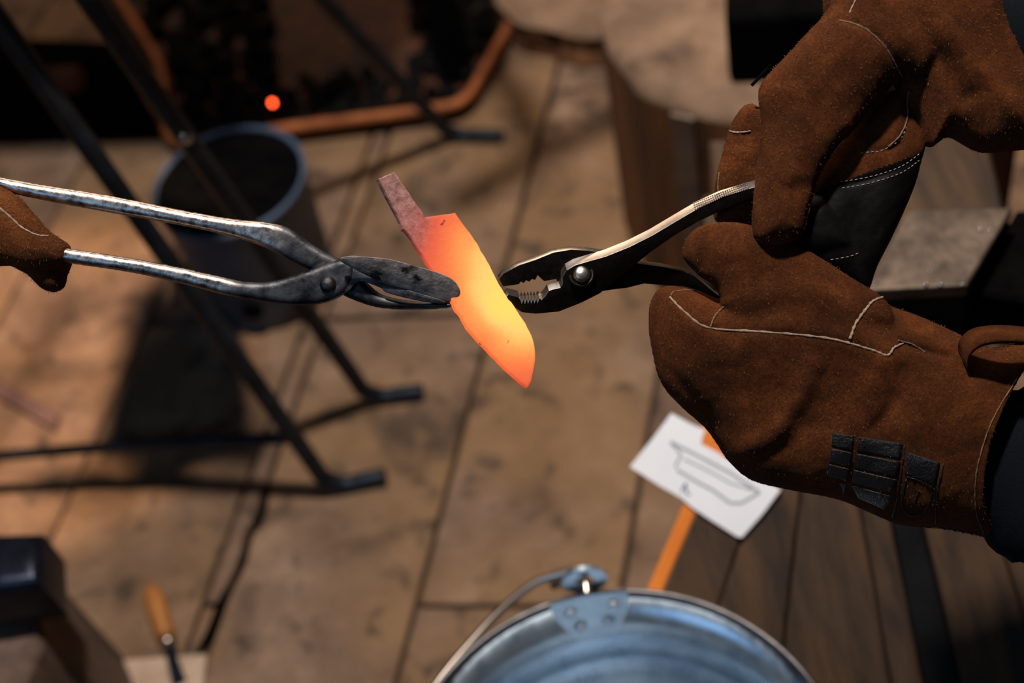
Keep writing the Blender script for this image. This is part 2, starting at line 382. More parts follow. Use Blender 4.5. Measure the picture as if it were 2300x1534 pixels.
# black box added to darken the shaded far left
dark_box = thing('dark_floor_box', 'black box added on the floor to darken the shaded upper left', 'dark_box', Fp(180, 260))
bm_mesh('dark_box_body', plate_bm([Fp(-80, 330), Fp(375, 318), Fp(290, 165), Fp(-40, 150)], (0, 0, .07), .008, 2), M_BLACK, dark_box)
brk = thing('brick_fragment', 'small orange-brown brick fragment on the black box', 'brick', Fp(140, 195, .071))
bm_mesh('brick_body', box_bm(Fp(140, 180, .088), .06, .035, .030, ax=Wd, ay=np.cross((0, 0, 1), Wd), bev=.004), mottled('fired_brick', (70, 44, 32), (110, 62, 36), 40, .9), brk)
# unseen table added beyond the top edge; it keeps the upper left in shade
blocker = thing('shade_table', 'black table added unseen beyond the top edge to shade the upper left', 'table', Fp(300, -500))
hp = [above(-420, 350, .80), above(560, 330, .80), above(850, 215, .80), above(1000, -40, .80), above(900, -620, .80), above(-600, -500, .80)]
bm_mesh('shade_table_top', plate_bm(hp, (0, 0, .08), .006, 1), M_BLACK, blocker)
for q in (hp[3], hp[4], hp[5]): bm_mesh('leg', box_bm((q[0]*.92-.03, q[1]+.05*(1 if q is hp[3] else -1), .40), .05, .05, .798), M_BLACK, blocker)

bar = [above(1010, 470, .92), above(1220, 345, .92), above(1440, 232, .92)]
polyrod('shade_bar', bar, .016, blocker, M_BLACK)  # unseen bar added to cast a dark band across the floor
bm_mesh('shade_bar_bracket', plate_bm([above(990, -60, .88), above(1030, -60, .88), bar[1]+[.02, 0, -.02], bar[1]+[-.02, 0, -.02]], (0, 0, .02)), M_BLACK, blocker)

# ------------------------------------------------------------------ log stumps
def stump(name, label, c, r, h, top_m, side_m, seedv, crack=True):
    t = thing(name, label, 'stump', c); rr = np.random.default_rng(seedv); seg = 56
    ph = rr.uniform(0, 6, 4)
    def R(a): return r*(1+.035*sin(3*a+ph[0])+.02*sin(7*a+ph[1])+.012*sin(13*a+ph[2]))
    V = []; zs = [0, .05, h*.5, h-.012, h]
    for i, z in enumerate(zs):
        for k in range(seg):
            a = 2*pi*k/seg; q = R(a)*(1.04-.04*z/h)*(1 if i < 4 else .97); V.append((c[0]+q*cos(a), c[1]+q*sin(a), z))
    Fc = [(i*seg+k, i*seg+(k+1) % seg, (i+1)*seg+(k+1) % seg, (i+1)*seg+k) for i in range(3) for k in range(seg)]
    mesh('bark_side', V, Fc, side_m, t, True)
    V2 = V[3*seg:]; rgs = [.75, .5, .25]
    for q in rgs:
        for k in range(seg):
            a = 2*pi*k/seg; w = R(a)*.97*q; V2.append((c[0]+w*cos(a), c[1]+w*sin(a), h+rr.uniform(-.0015, .0015)))
    F2 = [(i*seg+k, i*seg+(k+1) % seg, (i+1)*seg+(k+1) % seg, (i+1)*seg+k) for i in range(4) for k in range(seg)]
    F2.append(tuple(4*seg+k for k in range(seg)))
    mesh('cut_top', V2, F2, top_m, t, True)
    return t
hS = .34
ctr = Fp(1392, 190, hS)+np.array([.165, .06, 0]); ctr[2] = 0
st1 = stump('log_stump', 'tall sawn log stump with a grey strap, behind the raised glove', ctr, .165, hS, M_ENDG, M_BARK, 3)
# iron strap on the stump side facing the viewer
a0 = math.atan2(Fp(1600, 400, .2)[1]-ctr[1]-.1, .0)
sp = Fp(1590, 330, .24); dv = np.array([sp[0]-ctr[0], sp[1]-ctr[1], 0]); dv /= np.linalg.norm(dv); sd = np.cross((0, 0, 1), dv)
bm_mesh('strap', box_bm(ctr+dv*.172+np.array([0, 0, hS/2]), .028, .006, hS-.01, ax=sd, ay=dv, bev=.001), mottled('grey_strap', (92, 82, 72), (130, 116, 104), 20, .6, .5), st1)
c2 = Fp(1440, 62, .05)+np.array([-.02, .165, 0]); c2[2] = 0
stump('log_slice', 'low sawn log slice at the top edge beyond the tall stump', c2, .17, .05, M_ENDG, M_BARK, 9)
blk = thing('steel_block', 'black steel block lying on the tall log stump', 'block', Fp(1770, 60, hS))
bm_mesh('block_body', box_bm(Fp(1790, 40, hS+.045), .15, .10, .09, ax=Wd, ay=np.cross((0, 0, 1), Wd), bev=.008), M_BLACK, blk)
v, f = lathe([(.001, .012), (.016, .012), (.019, .004), (.019, 0)], Fp(1703, 78, hS+.003), 20, (-.1, -.4, .9)); mesh('highlight_disc', v, f, M_RIVET, blk, True)  # bright disc added for the grey highlight by the block

# ------------------------------------------------------------------ anvil and its splayed plank stand at the right
zt = .42
FL_m = Fp(1450, 1330, .325); FL_t = Fp(1548, 1100, .376)
fx = np.array([.97, -.24, 0]); fx /= np.linalg.norm(fx)
nrm = np.cross(fx, FL_t-FL_m); nrm /= np.linalg.norm(nrm)
if nrm @ FW > 0: nrm = -nrm
back = np.cross((0, 0, 1), fx)
def on_face(x, y, off=0.0):                   # pixel ray meets the sloping front of the stand
    d = ray(x, y); t = ((FL_m+nrm*off-C0) @ nrm)/(d @ nrm); return C0+d*t
astand = thing('anvil_stand', 'dark oak plank stand with iron strap and orange painted edge, below the gloves', 'stand', on_face(1900, 1300)*np.array([1, 1, 0])+np.array([0, .1, 0]))
bounds = [(1548, 1363, 1385), (1587, 1402, 1395), (1700, 1560, 1410), (1800, 1752, 1500), (1925, 2003, 1640), (1988, 2075, 1640), (2056, 2160, 1640), (2210, 2350, 1640), (2420, 2610, 1640)]
def bline(i, y):
    a, b, _ = bounds[i]; return a+(b-a)*(y-1100)/434
for i in range(len(bounds)-1):
    yb0, yb1 = bounds[i][2], bounds[i+1][2]; g = 1.5
    poly = [on_face(bline(i, 900)+g, 900), on_face(bline(i+1, 900)-g, 900), on_face(bline(i+1, yb1)-g, yb1), on_face(bline(i, yb0)+g, yb0)]
    if i == 0: bm_mesh('edge_board', plate_bm(poly, -nrm*.03, .002, 2), M_ORANGE, astand, label='bright orange painted edge board')
    elif i == 5: bm_mesh('iron_strap', plate_bm(np.array(poly)-nrm*.008, -nrm*.012, .002, 2), M_STRAP, astand, label='dark iron strap')
    else: bm_mesh('plank', plate_bm(np.array(poly)-nrm*random.uniform(.0, .003), -nrm*.03, .003, 2), M_PLANK, astand)
tl, tr = on_face(bline(0, 900), 900), on_face(bline(8, 900), 900)
tl2, tr2 = tl-nrm*.03, tr-nrm*.03
ztop = max(tl[2], tr[2])
bm_mesh('top_board', plate_bm([np.array([tl2[0], tl2[1], zt]), np.array([tr2[0], tr2[1], zt]), np.array([tr2[0], tr2[1], zt])+back*.27, np.array([tl2[0], tl2[1], zt])+back*.27], (0, 0, .03), .004, 1), M_PLANK, astand)
for px, py, bk in ((1700, 1080, .05), (2250, 1080, .05), (1700, 1080, .27), (2250, 1080, .27)):
    q = on_face(px, py); q = q+back*bk; lz = zt if bk > .1 else .30; bm_mesh('leg', box_bm((q[0], q[1], lz/2), .06, .06, lz-.002, ax=fx, ay=back, bev=.004), M_PLANK, astand)

az = .535
pa = Fp(1945, 652, az); pbb = Fp(2172, 640, az); pc = Fp(2275, 465, az); pdd = Fp(2040, 470, az)
anv = thing('anvil', 'dusty dark steel anvil right of the raised glove', 'anvil', (pa+pbb+pc+pdd)/4*np.array([1, 1, 0])+np.array([0, 0, zt+.03]))
top = [pa, pbb, pc, pdd]
bm_mesh('anvil_face', plate_bm(top, (0, 0, -.014), .002, 2), M_ANVIL, anv)
cen = np.mean(top, 0)
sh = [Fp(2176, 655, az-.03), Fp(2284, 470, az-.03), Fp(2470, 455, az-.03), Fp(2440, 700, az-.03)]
bm_mesh('dark_side_block', plate_bm(sh, (0, 0, -(az-.03-zt-.0305)), .003, 1), M_BLACK, anv)  # black block added to fill the dark area right of the anvil
bodyp = [cen+(p-cen)*.985-np.array([0, 0, .0145]) for p in top]
bm_mesh('anvil_body', plate_bm(bodyp, (0, 0, -(az-.0145-zt-.0305)), .003, 1), M_ANVILS, anv)
for (px, py) in ((1965, 637), (2080, 640), (2112, 640), (2160, 640), (2088, 610), (2202, 517), (2225, 517)):
    v, f = lathe([(.0003, .0016), (.0012, .0013), (.0018, .0004), (.0019, 0)], Fp(px, py, az), 10); mesh('bright_scale', v, f, M_RIVET, anv, True)
lea = thing('wood_board', 'brown upright wooden board behind the anvil', 'board', Fp(2200, 455, .40)*np.array([1, 1, 0]))
pl, pr = Fp(2062, 455, .40)+[0, .165, 0], Fp(2480, 470, .40)+[0, .165, 0]
bm_mesh('board_panel', plate_bm([pl*np.array([1, 1, 0]), pr*np.array([1, 1, 0]), pr*np.array([1, 1, 0])+[0, 0, .72], pl*np.array([1, 1, 0])+[0, 0, .72]], np.array([.012, .04, 0]), .004, 2), mottled('red_brown_board', (52, 32, 20), (84, 54, 34), 14, .8, 0, .4, .003, stretch=(1, 1, .15), spec=.1), lea)

# ------------------------------------------------------------------ white card with a drawn knife blank
def card_pt(x, y, off=0.0): return on_face(x, y, off+.0025)
card = thing('paper_card', 'white paper card with a drawn knife outline beside the orange edge', 'card', card_pt(1570, 1080))
outl = [(1415, 1048), (1468, 982), (1508, 928), (1548, 950), (1584, 966), (1577, 985), (1576, 998), (1604, 1012), (1650, 1040), (1754, 1099), (1712, 1155), (1666, 1207), (1655, 1205), (1600, 1170), (1552, 1138), (1530, 1118), (1480, 1090)]
bm_mesh('card_sheet', plate_bm([card_pt(*p) for p in outl], nrm*.0006), M_PAPER, card)
def ink(pts, w, m, name='drawn_line'):
    P3 = [card_pt(x, y, .0008) for x, y in pts]; parts = []
    for a, b in zip(P3[:-1], P3[1:]):
        d = b-a; s = np.cross(d, nrm); s = s/np.linalg.norm(s)*w/2
        parts.append(([a-s, b-s, b+s, a+s], [(0, 1, 2, 3)]))
    v, f = merge(parts); mesh(name, v, f, m, card)
bm_mesh('orange_backing', plate_bm([on_face(1572, 958, .0002), on_face(1700, 958, .0002), on_face(1700, 1085, .0002), on_face(1590, 1050, .0002)], nrm*.0016), M_ORANGE, card, label='orange backing sheet under the white card')
ink([(1506, 993), (1560, 1020), (1640, 1062), (1706, 1106), (1666, 1130), (1640, 1130), (1600, 1100), (1570, 1085), (1520, 1055)], .0022, M_INK)
ink([(1506, 993), (1530, 1020), (1516, 1050)], .0018, M_INK)
ink([(1535, 1030), (1600, 1062), (1640, 1085), (1690, 1100)], .0015, M_INK)
ink([(1530, 1105), (1540, 1085), (1542, 1108), (1550, 1112)], .0015, M_INKB, 'pen_mark')

# ------------------------------------------------------------------ zinc bucket
bh, bR = .355, .1755
bc = np.array([-.012, .4175, 0])
bucket = thing('zinc_bucket', 'galvanised zinc bucket with wire bail at the bottom edge', 'bucket', bc)
rb = .125
def br(z): return rb+(bR-rb)*z/bh
prof = [(.002, .012), (rb-.01, .012), (rb, 0), (rb+.002, 0), (br(.24)+.001, .24), (br(.25)+.005, .25), (br(.26)+.001, .26), (bR+.0005, bh-.005), (bR-.001, bh-.003),
        (br(.266)-.002, .266), (br(.26)+.002, .26), (br(.25)+.004, .25), (br(.24)+.002, .24), (br(.234)-.002, .234), (rb-.002, .014), (.002, .016)]
v, f = lathe(prof, bc, 96); bo = mesh('bucket_wall', v, f, M_ZINC, bucket, True)
v, f = lathe([(bR-.0008+.0026*cos(t), bh-.001+.0026*sin(t)) for t in np.linspace(0, 2*pi, 9)[:-1]], bc, 96, closed_profile=True); mesh('rolled_rim', v, f, M_RIMZ, bucket, True)
ear = Fp(1322, 1345, bh); ed = np.array([ear[0]-bc[0], ear[1]-bc[1], 0]); ed /= np.linalg.norm(ed); es = np.cross((0, 0, 1), ed)
eb = bc+ed*(bR)
def EP(s, z, o=0.0):                          # on the bucket wall by the ear
    a = s/bR; dv_ = ed*cos(a)+es*sin(a); rr = br(min(z, bh))-.0045+o; return bc+dv_*rr+np.array([0, 0, z])
# ear plate riveted inside
parts = []
ny, nx = 8, 8
V = []
for j in range(ny+1):
    z = bh-.052+.056*j/ny; hw = .034-.010*(1-j/ny)**2*1.6
    for i in range(nx+1): V.append(EP((i/nx*2-1)*hw, z))
for j in range(ny+1):
    z = bh-.052+.056*j/ny; hw = .034-.010*(1-j/ny)**2*1.6
    for i in range(nx+1): V.append(EP((i/nx*2-1)*hw, z, .0022))
k0 = (ny+1)*(nx+1)
Fc = [(j*(nx+1)+i, j*(nx+1)+i+1, (j+1)*(nx+1)+i+1, (j+1)*(nx+1)+i) for j in range(ny) for i in range(nx)]
Fc += [tuple(k0+q for q in f_[::-1]) for f_ in Fc]
earo = mesh('ear_plate', V, Fc, M_ZINCB, bucket, True)
for s, z in ((-.02, bh-.012), (.018, bh-.014), (-.013, bh-.034), (.013, bh-.034)):
    p = EP(s, z); nn = bc+np.array([0, 0, z])-p; v, f = lathe([(.0003, .004), (.003, .0035), (.0052, .0012), (.0055, 0)], p, 16, nn); mesh('rivet', v, f, M_ZINCB, earo, True)
# the loop of the ear above the rim
ec = bc+ed*(bR+.004)+np.array([0, 0, bh+.016])
v, f = lathe([(.0085, -.002), (.019, -.002), (.019, .002), (.0085, .002)], ec, 28, -ed, True); mesh('ear_loop', v, f, M_ZINC, bucket)
# wire bail folded over to the left
hook = [ec+es*0+ed*(-.008), ec+ed*.008, ec+ed*.012+np.array([0, 0, .010]), ]
def ring_pt(deg, dr, z):
    a = math.atan2(ed[1], ed[0])+radians(deg); return bc+np.array([cos(a)*(bR+dr), sin(a)*(bR+dr), z])
path = [ec-ed*.012+np.array([0, 0, -.002]), ec, ec+ed*.010+es*.004, ring_pt(6, .016, bh+.012), ring_pt(14, .018, bh+.006), ring_pt(30, .010, bh-.006), ring_pt(55, .006, bh-.016), ring_pt(85, .006, bh-.024), ring_pt(115, .016, bh-.012), ring_pt(150, .022, bh), ring_pt(172, .02, bh+.01), bc-ed*(bR+.004)+np.array([0, 0, bh+.016])]
v, f = tube(catmull(path, 10, False), .0038, 10); mesh('wire_bail', v, f, M_WIRE, bucket, True)
p0, p1 = Fp(1195, 1392, bh+.004), Fp(1262, 1366, bh+.004)
v, f = tube([ec+ed*.004-[0, 0, .004], ring_pt(5, .012, bh+.006), ring_pt(9, .012, bh+.004)], .0034, 8); mesh('bail_end', v, f, M_WIRE, bucket, True)

# ------------------------------------------------------------------ lower left: block on stump, chisel, boards
c3 = Fp(-205, 1450, .26)+[0, .06, 0]; c3[2] = 0
st3 = stump('log_stump', 'weathered grey log stump under the dark steel block at the lower left', c3+np.array([.0, -.06, 0]), .135, .26, M_GREYWOOD, M_GREYWOOD, 21)
sb = thing('steel_block', 'blue-black rounded steel block on the grey stump at the lower left', 'block', Fp(40, 1400, .26))
pA, pB, pC, pD = Fp(128, 1352, .30), Fp(122, 1230, .30), Fp(-260, 1240, .30), Fp(-260, 1410, .30)
bm = plate_bm([pA*np.array([1, 1, 0])+[0, 0, .261], pB*np.array([1, 1, 0])+[0, 0, .261], pC*np.array([1, 1, 0])+[0, 0, .261], pD*np.array([1, 1, 0])+[0, 0, .261]], (0, 0, .075), .016, 4)
bm_mesh('block_body', bm, M_STEELB, sb, 40)
ch = thing('wood_chisel', 'chisel with an orange wooden handle lying on the slabs', 'chisel', Fp(350, 1380))
a, b = Fp(338, 1318, .013), Fp(374, 1432, .013)
tt = np.linspace(0, 1, 9); v, f = tube([a+(b-a)*t for t in tt], [.006, .0105, .0125, .013, .0128, .012, .0115, .011, .0095], 14); mesh('handle', v, f, M_HANDLE, ch, True)
b2, b3 = Fp(360, 1462, .011), Fp(352, 1520, .006)
b1 = b+(b-a)*.16
v, f = tube([b, b1], .0085, 14); mesh('ferrule', v, f, M_WIRE, ch, True)
v, f = tube([b1, b1+(b-a)*.7], [.006, .010], 4, flat=.35); mesh('blade', v, f, M_STEELB, ch)
bd = thing('pale_board', 'pale short board on the floor at the bottom left edge', 'board', Fp(360, 1540))
bm_mesh('board_body', plate_bm([Fp(262, 1492), Fp(470, 1478), Fp(452, 1640), Fp(300, 1650)], (0, 0, .012), .002, 1), M_PALE, bd)
lt = thing('lath', 'pinkish thin lath lying on the floor at the left edge', 'lath', Fp(60, 930))
bm_mesh('lath_body', plate_bm([Fp(-90, 850), Fp(-60, 820), Fp(135, 935), Fp(128, 970)], (0, 0, .008), .001, 1), M_PINK, lt)
# black cord in the joint
cordp = [Fp(x, y, .004) for x, y in ((600, 1095), (585, 1160), (560, 1200), (545, 1260), (520, 1310), (498, 1350), (470, 1420), (440, 1480), (405, 1580))]
v, f = tube(catmull(cordp, 5, False), .0042, 8); co = mesh('black_cord', v, f, M_BLACK, None, True); co['label'] = 'black cord lying along the slab joint below the stand feet'; co['category'] = 'cord'

# ------------------------------------------------------------------ glowing knife blank
knife = thing('knife_blank', 'glowing orange-hot knife blank held between tongs and pliers', 'knife', L(1040, 640))
kp = [(848, 402), (887, 387), (922, 440), (956, 489), (990, 484), (1022, 479), (1034, 496), (1056, 525), (1072, 548), (1085, 572), (1104, 605), (1122, 642), (1142, 672), (1160, 696), (1174, 718), (1190, 745), (1199, 772), (1202, 800), (1197, 832), (1193, 858), (1186, 869), (1176, 863), (1150, 842), (1120, 813), (1086, 778), (1062, 752), (1045, 730), (1036, 712), (1020, 690), (1005, 660), (985, 630), (958, 590), (935, 555), (912, 520), (903, 515), (899, 500), (872, 450)]
kz = lambda x, y: 6+.04*(x-1040)
heat_pts = np.array([  # x, y, heat
    (865, 400, .02), (890, 440, .03), (915, 480, .10), (940, 500, .22), (905, 512, .10), (930, 545, .18), (950, 560, .30), (975, 510, .42), (1020, 485, .50), (985, 560, .52), (970, 600, .42),
    (1040, 540, .68), (1030, 600, .66), (1000, 640, .48), (1080, 590, .88), (1070, 650, .86), (1020, 680, .58), (1115, 650, .96), (1110, 700, 1.0), (1160, 710, .97), (1060, 720, .72), (1045, 735, .50),
    (1140, 760, .86), (1185, 760, .88), (1100, 770, .62), (1090, 785, .45), (1150, 800, .66), (1195, 810, .62), (1140, 830, .45), (1180, 840, .46), (1186, 866, .36)])
def heat(x, y):
    d2_ = (heat_pts[:, 0]-x)**2+(heat_pts[:, 1]-y)**2; w = np.exp(-d2_/(2*26.0**2))+1e-9/(d2_+1); return float((w*heat_pts[:, 2]).sum()/w.sum())
def blade_mesh(poly, zf, zb, bev):
    bm = bmesh.new()
    jit = []
    P = []
    for i, p in enumerate(poly):
        q_ = poly[(i+1) % len(poly)]; m_ = max(1, int(math.hypot(q_[0]-p[0], q_[1]-p[1])/9))
        for k in range(m_):
            t = k/m_; x = p[0]+(q_[0]-p[0])*t; y = p[1]+(q_[1]-p[1])*t
            P.append((x+random.uniform(-.9, .9), y+random.uniform(-.9, .9)))
    return P
KP = blade_mesh(kp, 0, 0, 0)
def inpoly(x, y, poly):
    c = False; j = len(poly)-1
    for i in range(len(poly)):
        xi, yi = poly[i]; xj, yj = poly[j]
        if (yi > y) != (yj > y) and x < (xj-xi)*(y-yi)/(yj-yi)+xi: c = not c
        j = i
    return c
from mathutils.geometry import delaunay_2d_cdt
ins = [(x+random.uniform(-2, 2), y+random.uniform(-2, 2)) for x in range(840, 1210, 9) for y in range(380, 875, 9)]
ctr_ = np.mean(KP, 0)
def inset(P, d):
    P = np.array(P); T = np.roll(P, -2, 0)-np.roll(P, 2, 0); T /= np.linalg.norm(T, axis=1)[:, None]; Nn = np.c_[-T[:, 1], T[:, 0]]
    return P+Nn*d
KI = inset(KP, 3.5)
if not inpoly(*KI[3], KP): KI = inset(KP, -3.5)
KIl = [tuple(p) for p in KI]
seg2 = np.array(KI)
pts_in = [p for p in ins if inpoly(p[0], p[1], KIl) and np.min(np.hypot(seg2[:, 0]-p[0], seg2[:, 1]-p[1])) > 5]
allp = KIl+pts_in; nk = len(KIl)
vv, ee, ff, ov, oe, of = delaunay_2d_cdt([Vector(p) for p in allp], [(i, (i+1) % nk) for i in range(nk)], [], 1, 1e-4)
vv = [(p.x, p.y) for p in vv]
TH = 15
Vk = []; Hk = []
bow = lambda x, y: random.uniform(-.35, .35)
for (x, y) in vv: Vk.append((x, y, kz(x, y)+TH/2+bow(x, y))); Hk.append(heat(x, y))
nv = len(vv)
for (x, y) in vv: Vk.append((x-4, y+3, kz(x, y)-TH/2)); Hk.append(heat(x, y))
Fk = [tuple(t) for t in ff]+[tuple(nv+i for i in t[::-1]) for t in ff]
o1 = len(Vk)
for (x, y) in KP: Vk.append((x, y, kz(x, y)+TH/2-3)); Hk.append(heat(x, y)-.05)
o2 = len(Vk)
for (x, y) in KP: Vk.append((x-4, y+3, kz(x, y)-TH/2+3)); Hk.append(heat(x, y)-.07)
# match inset ring vertices of the triangulation
idx = [min(range(nv), key=lambda j: (vv[j][0]-p[0])**2+(vv[j][1]-p[1])**2) for p in KIl]
for i in range(nk):
    j = (i+1) % nk
    Fk += [(idx[i], idx[j], o1+j, o1+i), (o1+i, o1+j, o2+j, o2+i), (o2+i, o2+j, nv+idx[j], nv+idx[i])]
mk, nt, b = new_mat('red_hot_steel')
at = N(nt, 'ShaderNodeAttribute', attribute_name='glow_level')
vco = coords(nt)
nz_ = noise(nt, vco, 330, 5, .7); ad = N(nt, 'ShaderNodeMath', operation='MULTIPLY_ADD'); ad.inputs[1].default_value = .10; nt.links.new(nz_, ad.inputs[0])
sb_ = N(nt, 'ShaderNodeMath', operation='SUBTRACT'); sb_.inputs[1].default_value = .05
nt.links.new(at.outputs['Fac'], ad.inputs[2]); nt.links.new(ad.outputs[0], sb_.inputs[0])
ec_ = ramp(nt, sb_.outputs[0], [(.0, (.0, .0, .0, 1)), (.10, (.05, .006, .005, 1)), (.24, (.26, .028, .018, 1)), (.40, (.80, .10, .035, 1)), (.55, (.97, .19, .042, 1)), (.72, (1.0, .37, .075, 1)), (.88, (1.0, .62, .15, 1)), (1.0, (1.0, .75, .12, 1))])
dk = noise(nt, vco, 170, 3, .5); dkr = ramp(nt, dk, [(.715, (1, 1, 1, 1)), (.74, (.35, .18, .12, 1))]); ec_ = mix(nt, 1.0, ec_, dkr, 'MULTIPLY')
nt.links.new(ec_, b.inputs['Emission Color']); b.inputs['Emission Strength'].default_value = 1.0
sc_ = ramp(nt, nz_, [(.3, rgb((96, 60, 56))), (.7, rgb((168, 124, 116)))]); nt.links.new(mix(nt, ramp(nt, at.outputs['Fac'], [(.1, (0, 0, 0, 1)), (.4, (1, 1, 1, 1))]), sc_, (.03, .012, .01, 1)), b.inputs['Base Color'])
b.inputs['Roughness'].default_value = .8; bump(nt, b, nz_, .5, .001)
kob = mesh('blade', LA(Vk), Fk, mk, knife)
atr = kob.data.attributes.new('glow_level', 'FLOAT', 'POINT'); atr.data.foreach_set('value', np.array(Hk, np.float32))
bm = bmesh.new(); bm.from_mesh(kob.data); bmesh.ops.recalc_face_normals(bm, faces=bm.faces); bm.to_mesh(kob.data); bm.free()

# ------------------------------------------------------------------ tongs
tongs = thing('blacksmith_tongs', 'long iron blacksmith tongs reaching in from the left', 'tongs', L(740, 640))
def ltube(name, rows, parent, m, seg=18, n=6, label=None):
    r = catmull(np.array(rows, float), n, False)     # x, y, z, across, depth radius
    v, f = tube(LA(r[:, :3]), r[:, 3]*S, seg, ref=-FW, rad2=r[:, 4]*S)
    return mesh(name, v, f, m, parent, True, label=label)
def lplate(name, pts, z, vec, m, parent, bev=2.5, smooth_n=3, zfun=None, label=None, seg=3, ang=50):
    p = catmull(pts, smooth_n) if smooth_n > 1 else np.array(pts, float)
    zz = np.array([z if zfun is None else z+zfun(x, y) for x, y in p])
    w = LA(np.c_[p, zz]); e_ = LA([(1150+vec[0], 767+vec[1], vec[2])])[0]-ORG
    return bm_mesh(name, plate_bm(w, e_, bev*S, seg), m, parent, ang, label=label)
# rivet plate of the lower handle and the upper jaw
v, f = lathe([(.001*S, 14*S), (10*S, 13*S), (16*S, 9*S), (18.5*S, 2*S), (19*S, -3*S)], L(740, 640, 24), 28, -FW); mesh('rivet', v, f, M_TONGD, tongs, True)
lplate('upper_jaw', [(772, 588), (800, 604), (870, 636), (940, 658), (1000, 676), (990, 683), (930, 674), (870, 658), (858, 648), (818, 634), (800, 640), (786, 655), (775, 652)], 22, (0, -2, -20), M_TONGD, tongs, 2)
lplate('upper_jaw_face', [(771, 585), (795, 578), (830, 580), (880, 585), (930, 598), (985, 613), (1018, 628), (1033, 648), (1030, 668), (1008, 677), (970, 668), (920, 651), (865, 633), (810, 607)], 36, (1, 6, -16), M_JAW, tongs, 3, zfun=lambda x, y: -.6*(y-630))

# ------------------------------------------------------------------ slip-joint pliers
pl_ = thing('slip_joint_pliers', 'chrome steel slip-joint pliers pulling at the hot blade edge', 'pliers', L(1306, 617))
def ptilt(x, y):
    ax_, ay_ = .91, -.415; t = (x-1300)*(-ay_)*-1*0+((x-1300)*.415+(y-615)*.91); return -.38*t
teeth = []
for k in range(6):
    x = 1211-k*7.2; teeth += [(x, 668+k*.4), (x-3.6, 677+k*.4)]
front = [(1680, 425), (1622, 443), (1570, 467), (1517, 498), (1465, 529), (1413, 555), (1361, 576), (1322, 587), (1292, 596), (1273, 607), (1264, 622), (1264, 638), (1259, 646), (1241, 650), (1233, 653), (1226, 664), (1217, 673)]+teeth+[(1166, 668), (1142, 662), (1135, 668), (1150, 688), (1173, 702), (1204, 705), (1256, 700), (1309, 679), (1350, 658), (1408, 611), (1439, 585), (1465, 564), (1517, 528), (1570, 497), (1622, 473), (1680, 448), (1760, 420), (1760, 400)]
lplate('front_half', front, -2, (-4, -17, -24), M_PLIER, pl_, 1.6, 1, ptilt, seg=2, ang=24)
rear = [(1322, 562), (1283, 560), (1243, 567), (1204, 583), (1165, 596), (1131, 614), (1120, 626), (1130, 643), (1150, 641), (1166, 638), (1170, 633), (1177, 636), (1182, 630), (1189, 633), (1195, 627), (1203, 629), (1208, 619), (1222, 631), (1236, 629), (1250, 626), (1256, 640), (1290, 655), (1340, 655), (1387, 648), (1413, 645), (1452, 635), (1491, 638), (1543, 640), (1583, 651), (1617, 674), (1680, 720), (1700, 705), (1622, 657), (1570, 617), (1543, 605), (1491, 596), (1439, 590), (1380, 570)]
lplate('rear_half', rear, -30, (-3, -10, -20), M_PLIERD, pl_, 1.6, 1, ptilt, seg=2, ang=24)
for nm in ('front_half', 'rear_half'):      # darker steel colour on the flat faces, brighter on the edges
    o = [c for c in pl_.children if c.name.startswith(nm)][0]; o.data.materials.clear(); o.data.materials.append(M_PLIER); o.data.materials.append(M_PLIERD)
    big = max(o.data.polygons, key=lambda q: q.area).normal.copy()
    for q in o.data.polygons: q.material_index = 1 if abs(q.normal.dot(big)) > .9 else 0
v, f = lathe([(.1*S, 15*S), (12*S, 14.5*S), (17*S, 11*S), (19.5*S, 4*S), (20*S, -2*S)], L(1306, 617, -1), 28, -FW+CY*.25); mesh('pivot_bolt', v, f, M_PLIER, pl_, True)
v, f = lathe([(22*S, 0), (22*S, 3*S), (29*S, 3*S), (30*S, 0)], L(1306, 617, -3), 32, -FW+CY*.25); mesh('washer', v, f, M_PLIERD, pl_, True)
# knurled grip studs on the upper edge of the handle
kn = []
for i in range(26):
    t = i/25; x = 1560+118*t; y = 452-(x-1560)*.40+((x-1560)/118)**2*2
    for j in range(3):
        kn.append(lathe([(.1*S, 2.2*S), (1.6*S, 1.6*S), (2.4*S, 0)], L(x+j*.6-1, y+4+j*5.0, -14+j*7+ptilt(x, y+10)-4), 6, CY*.8-FW*.5))
v, f = merge(kn); ko = mesh('knurling', v, f, M_PLIER, pl_); ko['kind'] = 'stuff'

# ------------------------------------------------------------------ gloves: implicit surfaces
def poly_dist(X, Y, P):
    d = np.full(X.shape, 1e9); ins = np.zeros(X.shape, bool); n_ = len(P)
    for i in range(n_):
        ax_, ay_ = P[i]; bx, by = P[(i+1) % n_]; dx, dy = bx-ax_, by-ay_; l2 = dx*dx+dy*dy+1e-9
        t = np.clip(((X-ax_)*dx+(Y-ay_)*dy)/l2, 0, 1); d = np.minimum(d, np.hypot(X-ax_-t*dx, Y-ay_-t*dy))
        c = ((ay_ > Y) != (by > Y)) & (X < (bx-ax_)*(Y-ay_)/(by-ay_+1e-12)+ax_); ins ^= c
    return np.where(ins, d, -d)
def line_dist(X, Y, P):
    d = np.full(X.shape, 1e9)
    for (ax_, ay_), (bx, by) in zip(P[:-1], P[1:]):
        dx, dy = bx-ax_, by-ay_; t = np.clip(((X-ax_)*dx+(Y-ay_)*dy)/(dx*dx+dy*dy+1e-9), 0, 1)
        d = np.minimum(d, np.hypot(X-ax_-t*dx, Y-ay_-t*dy))
    return d
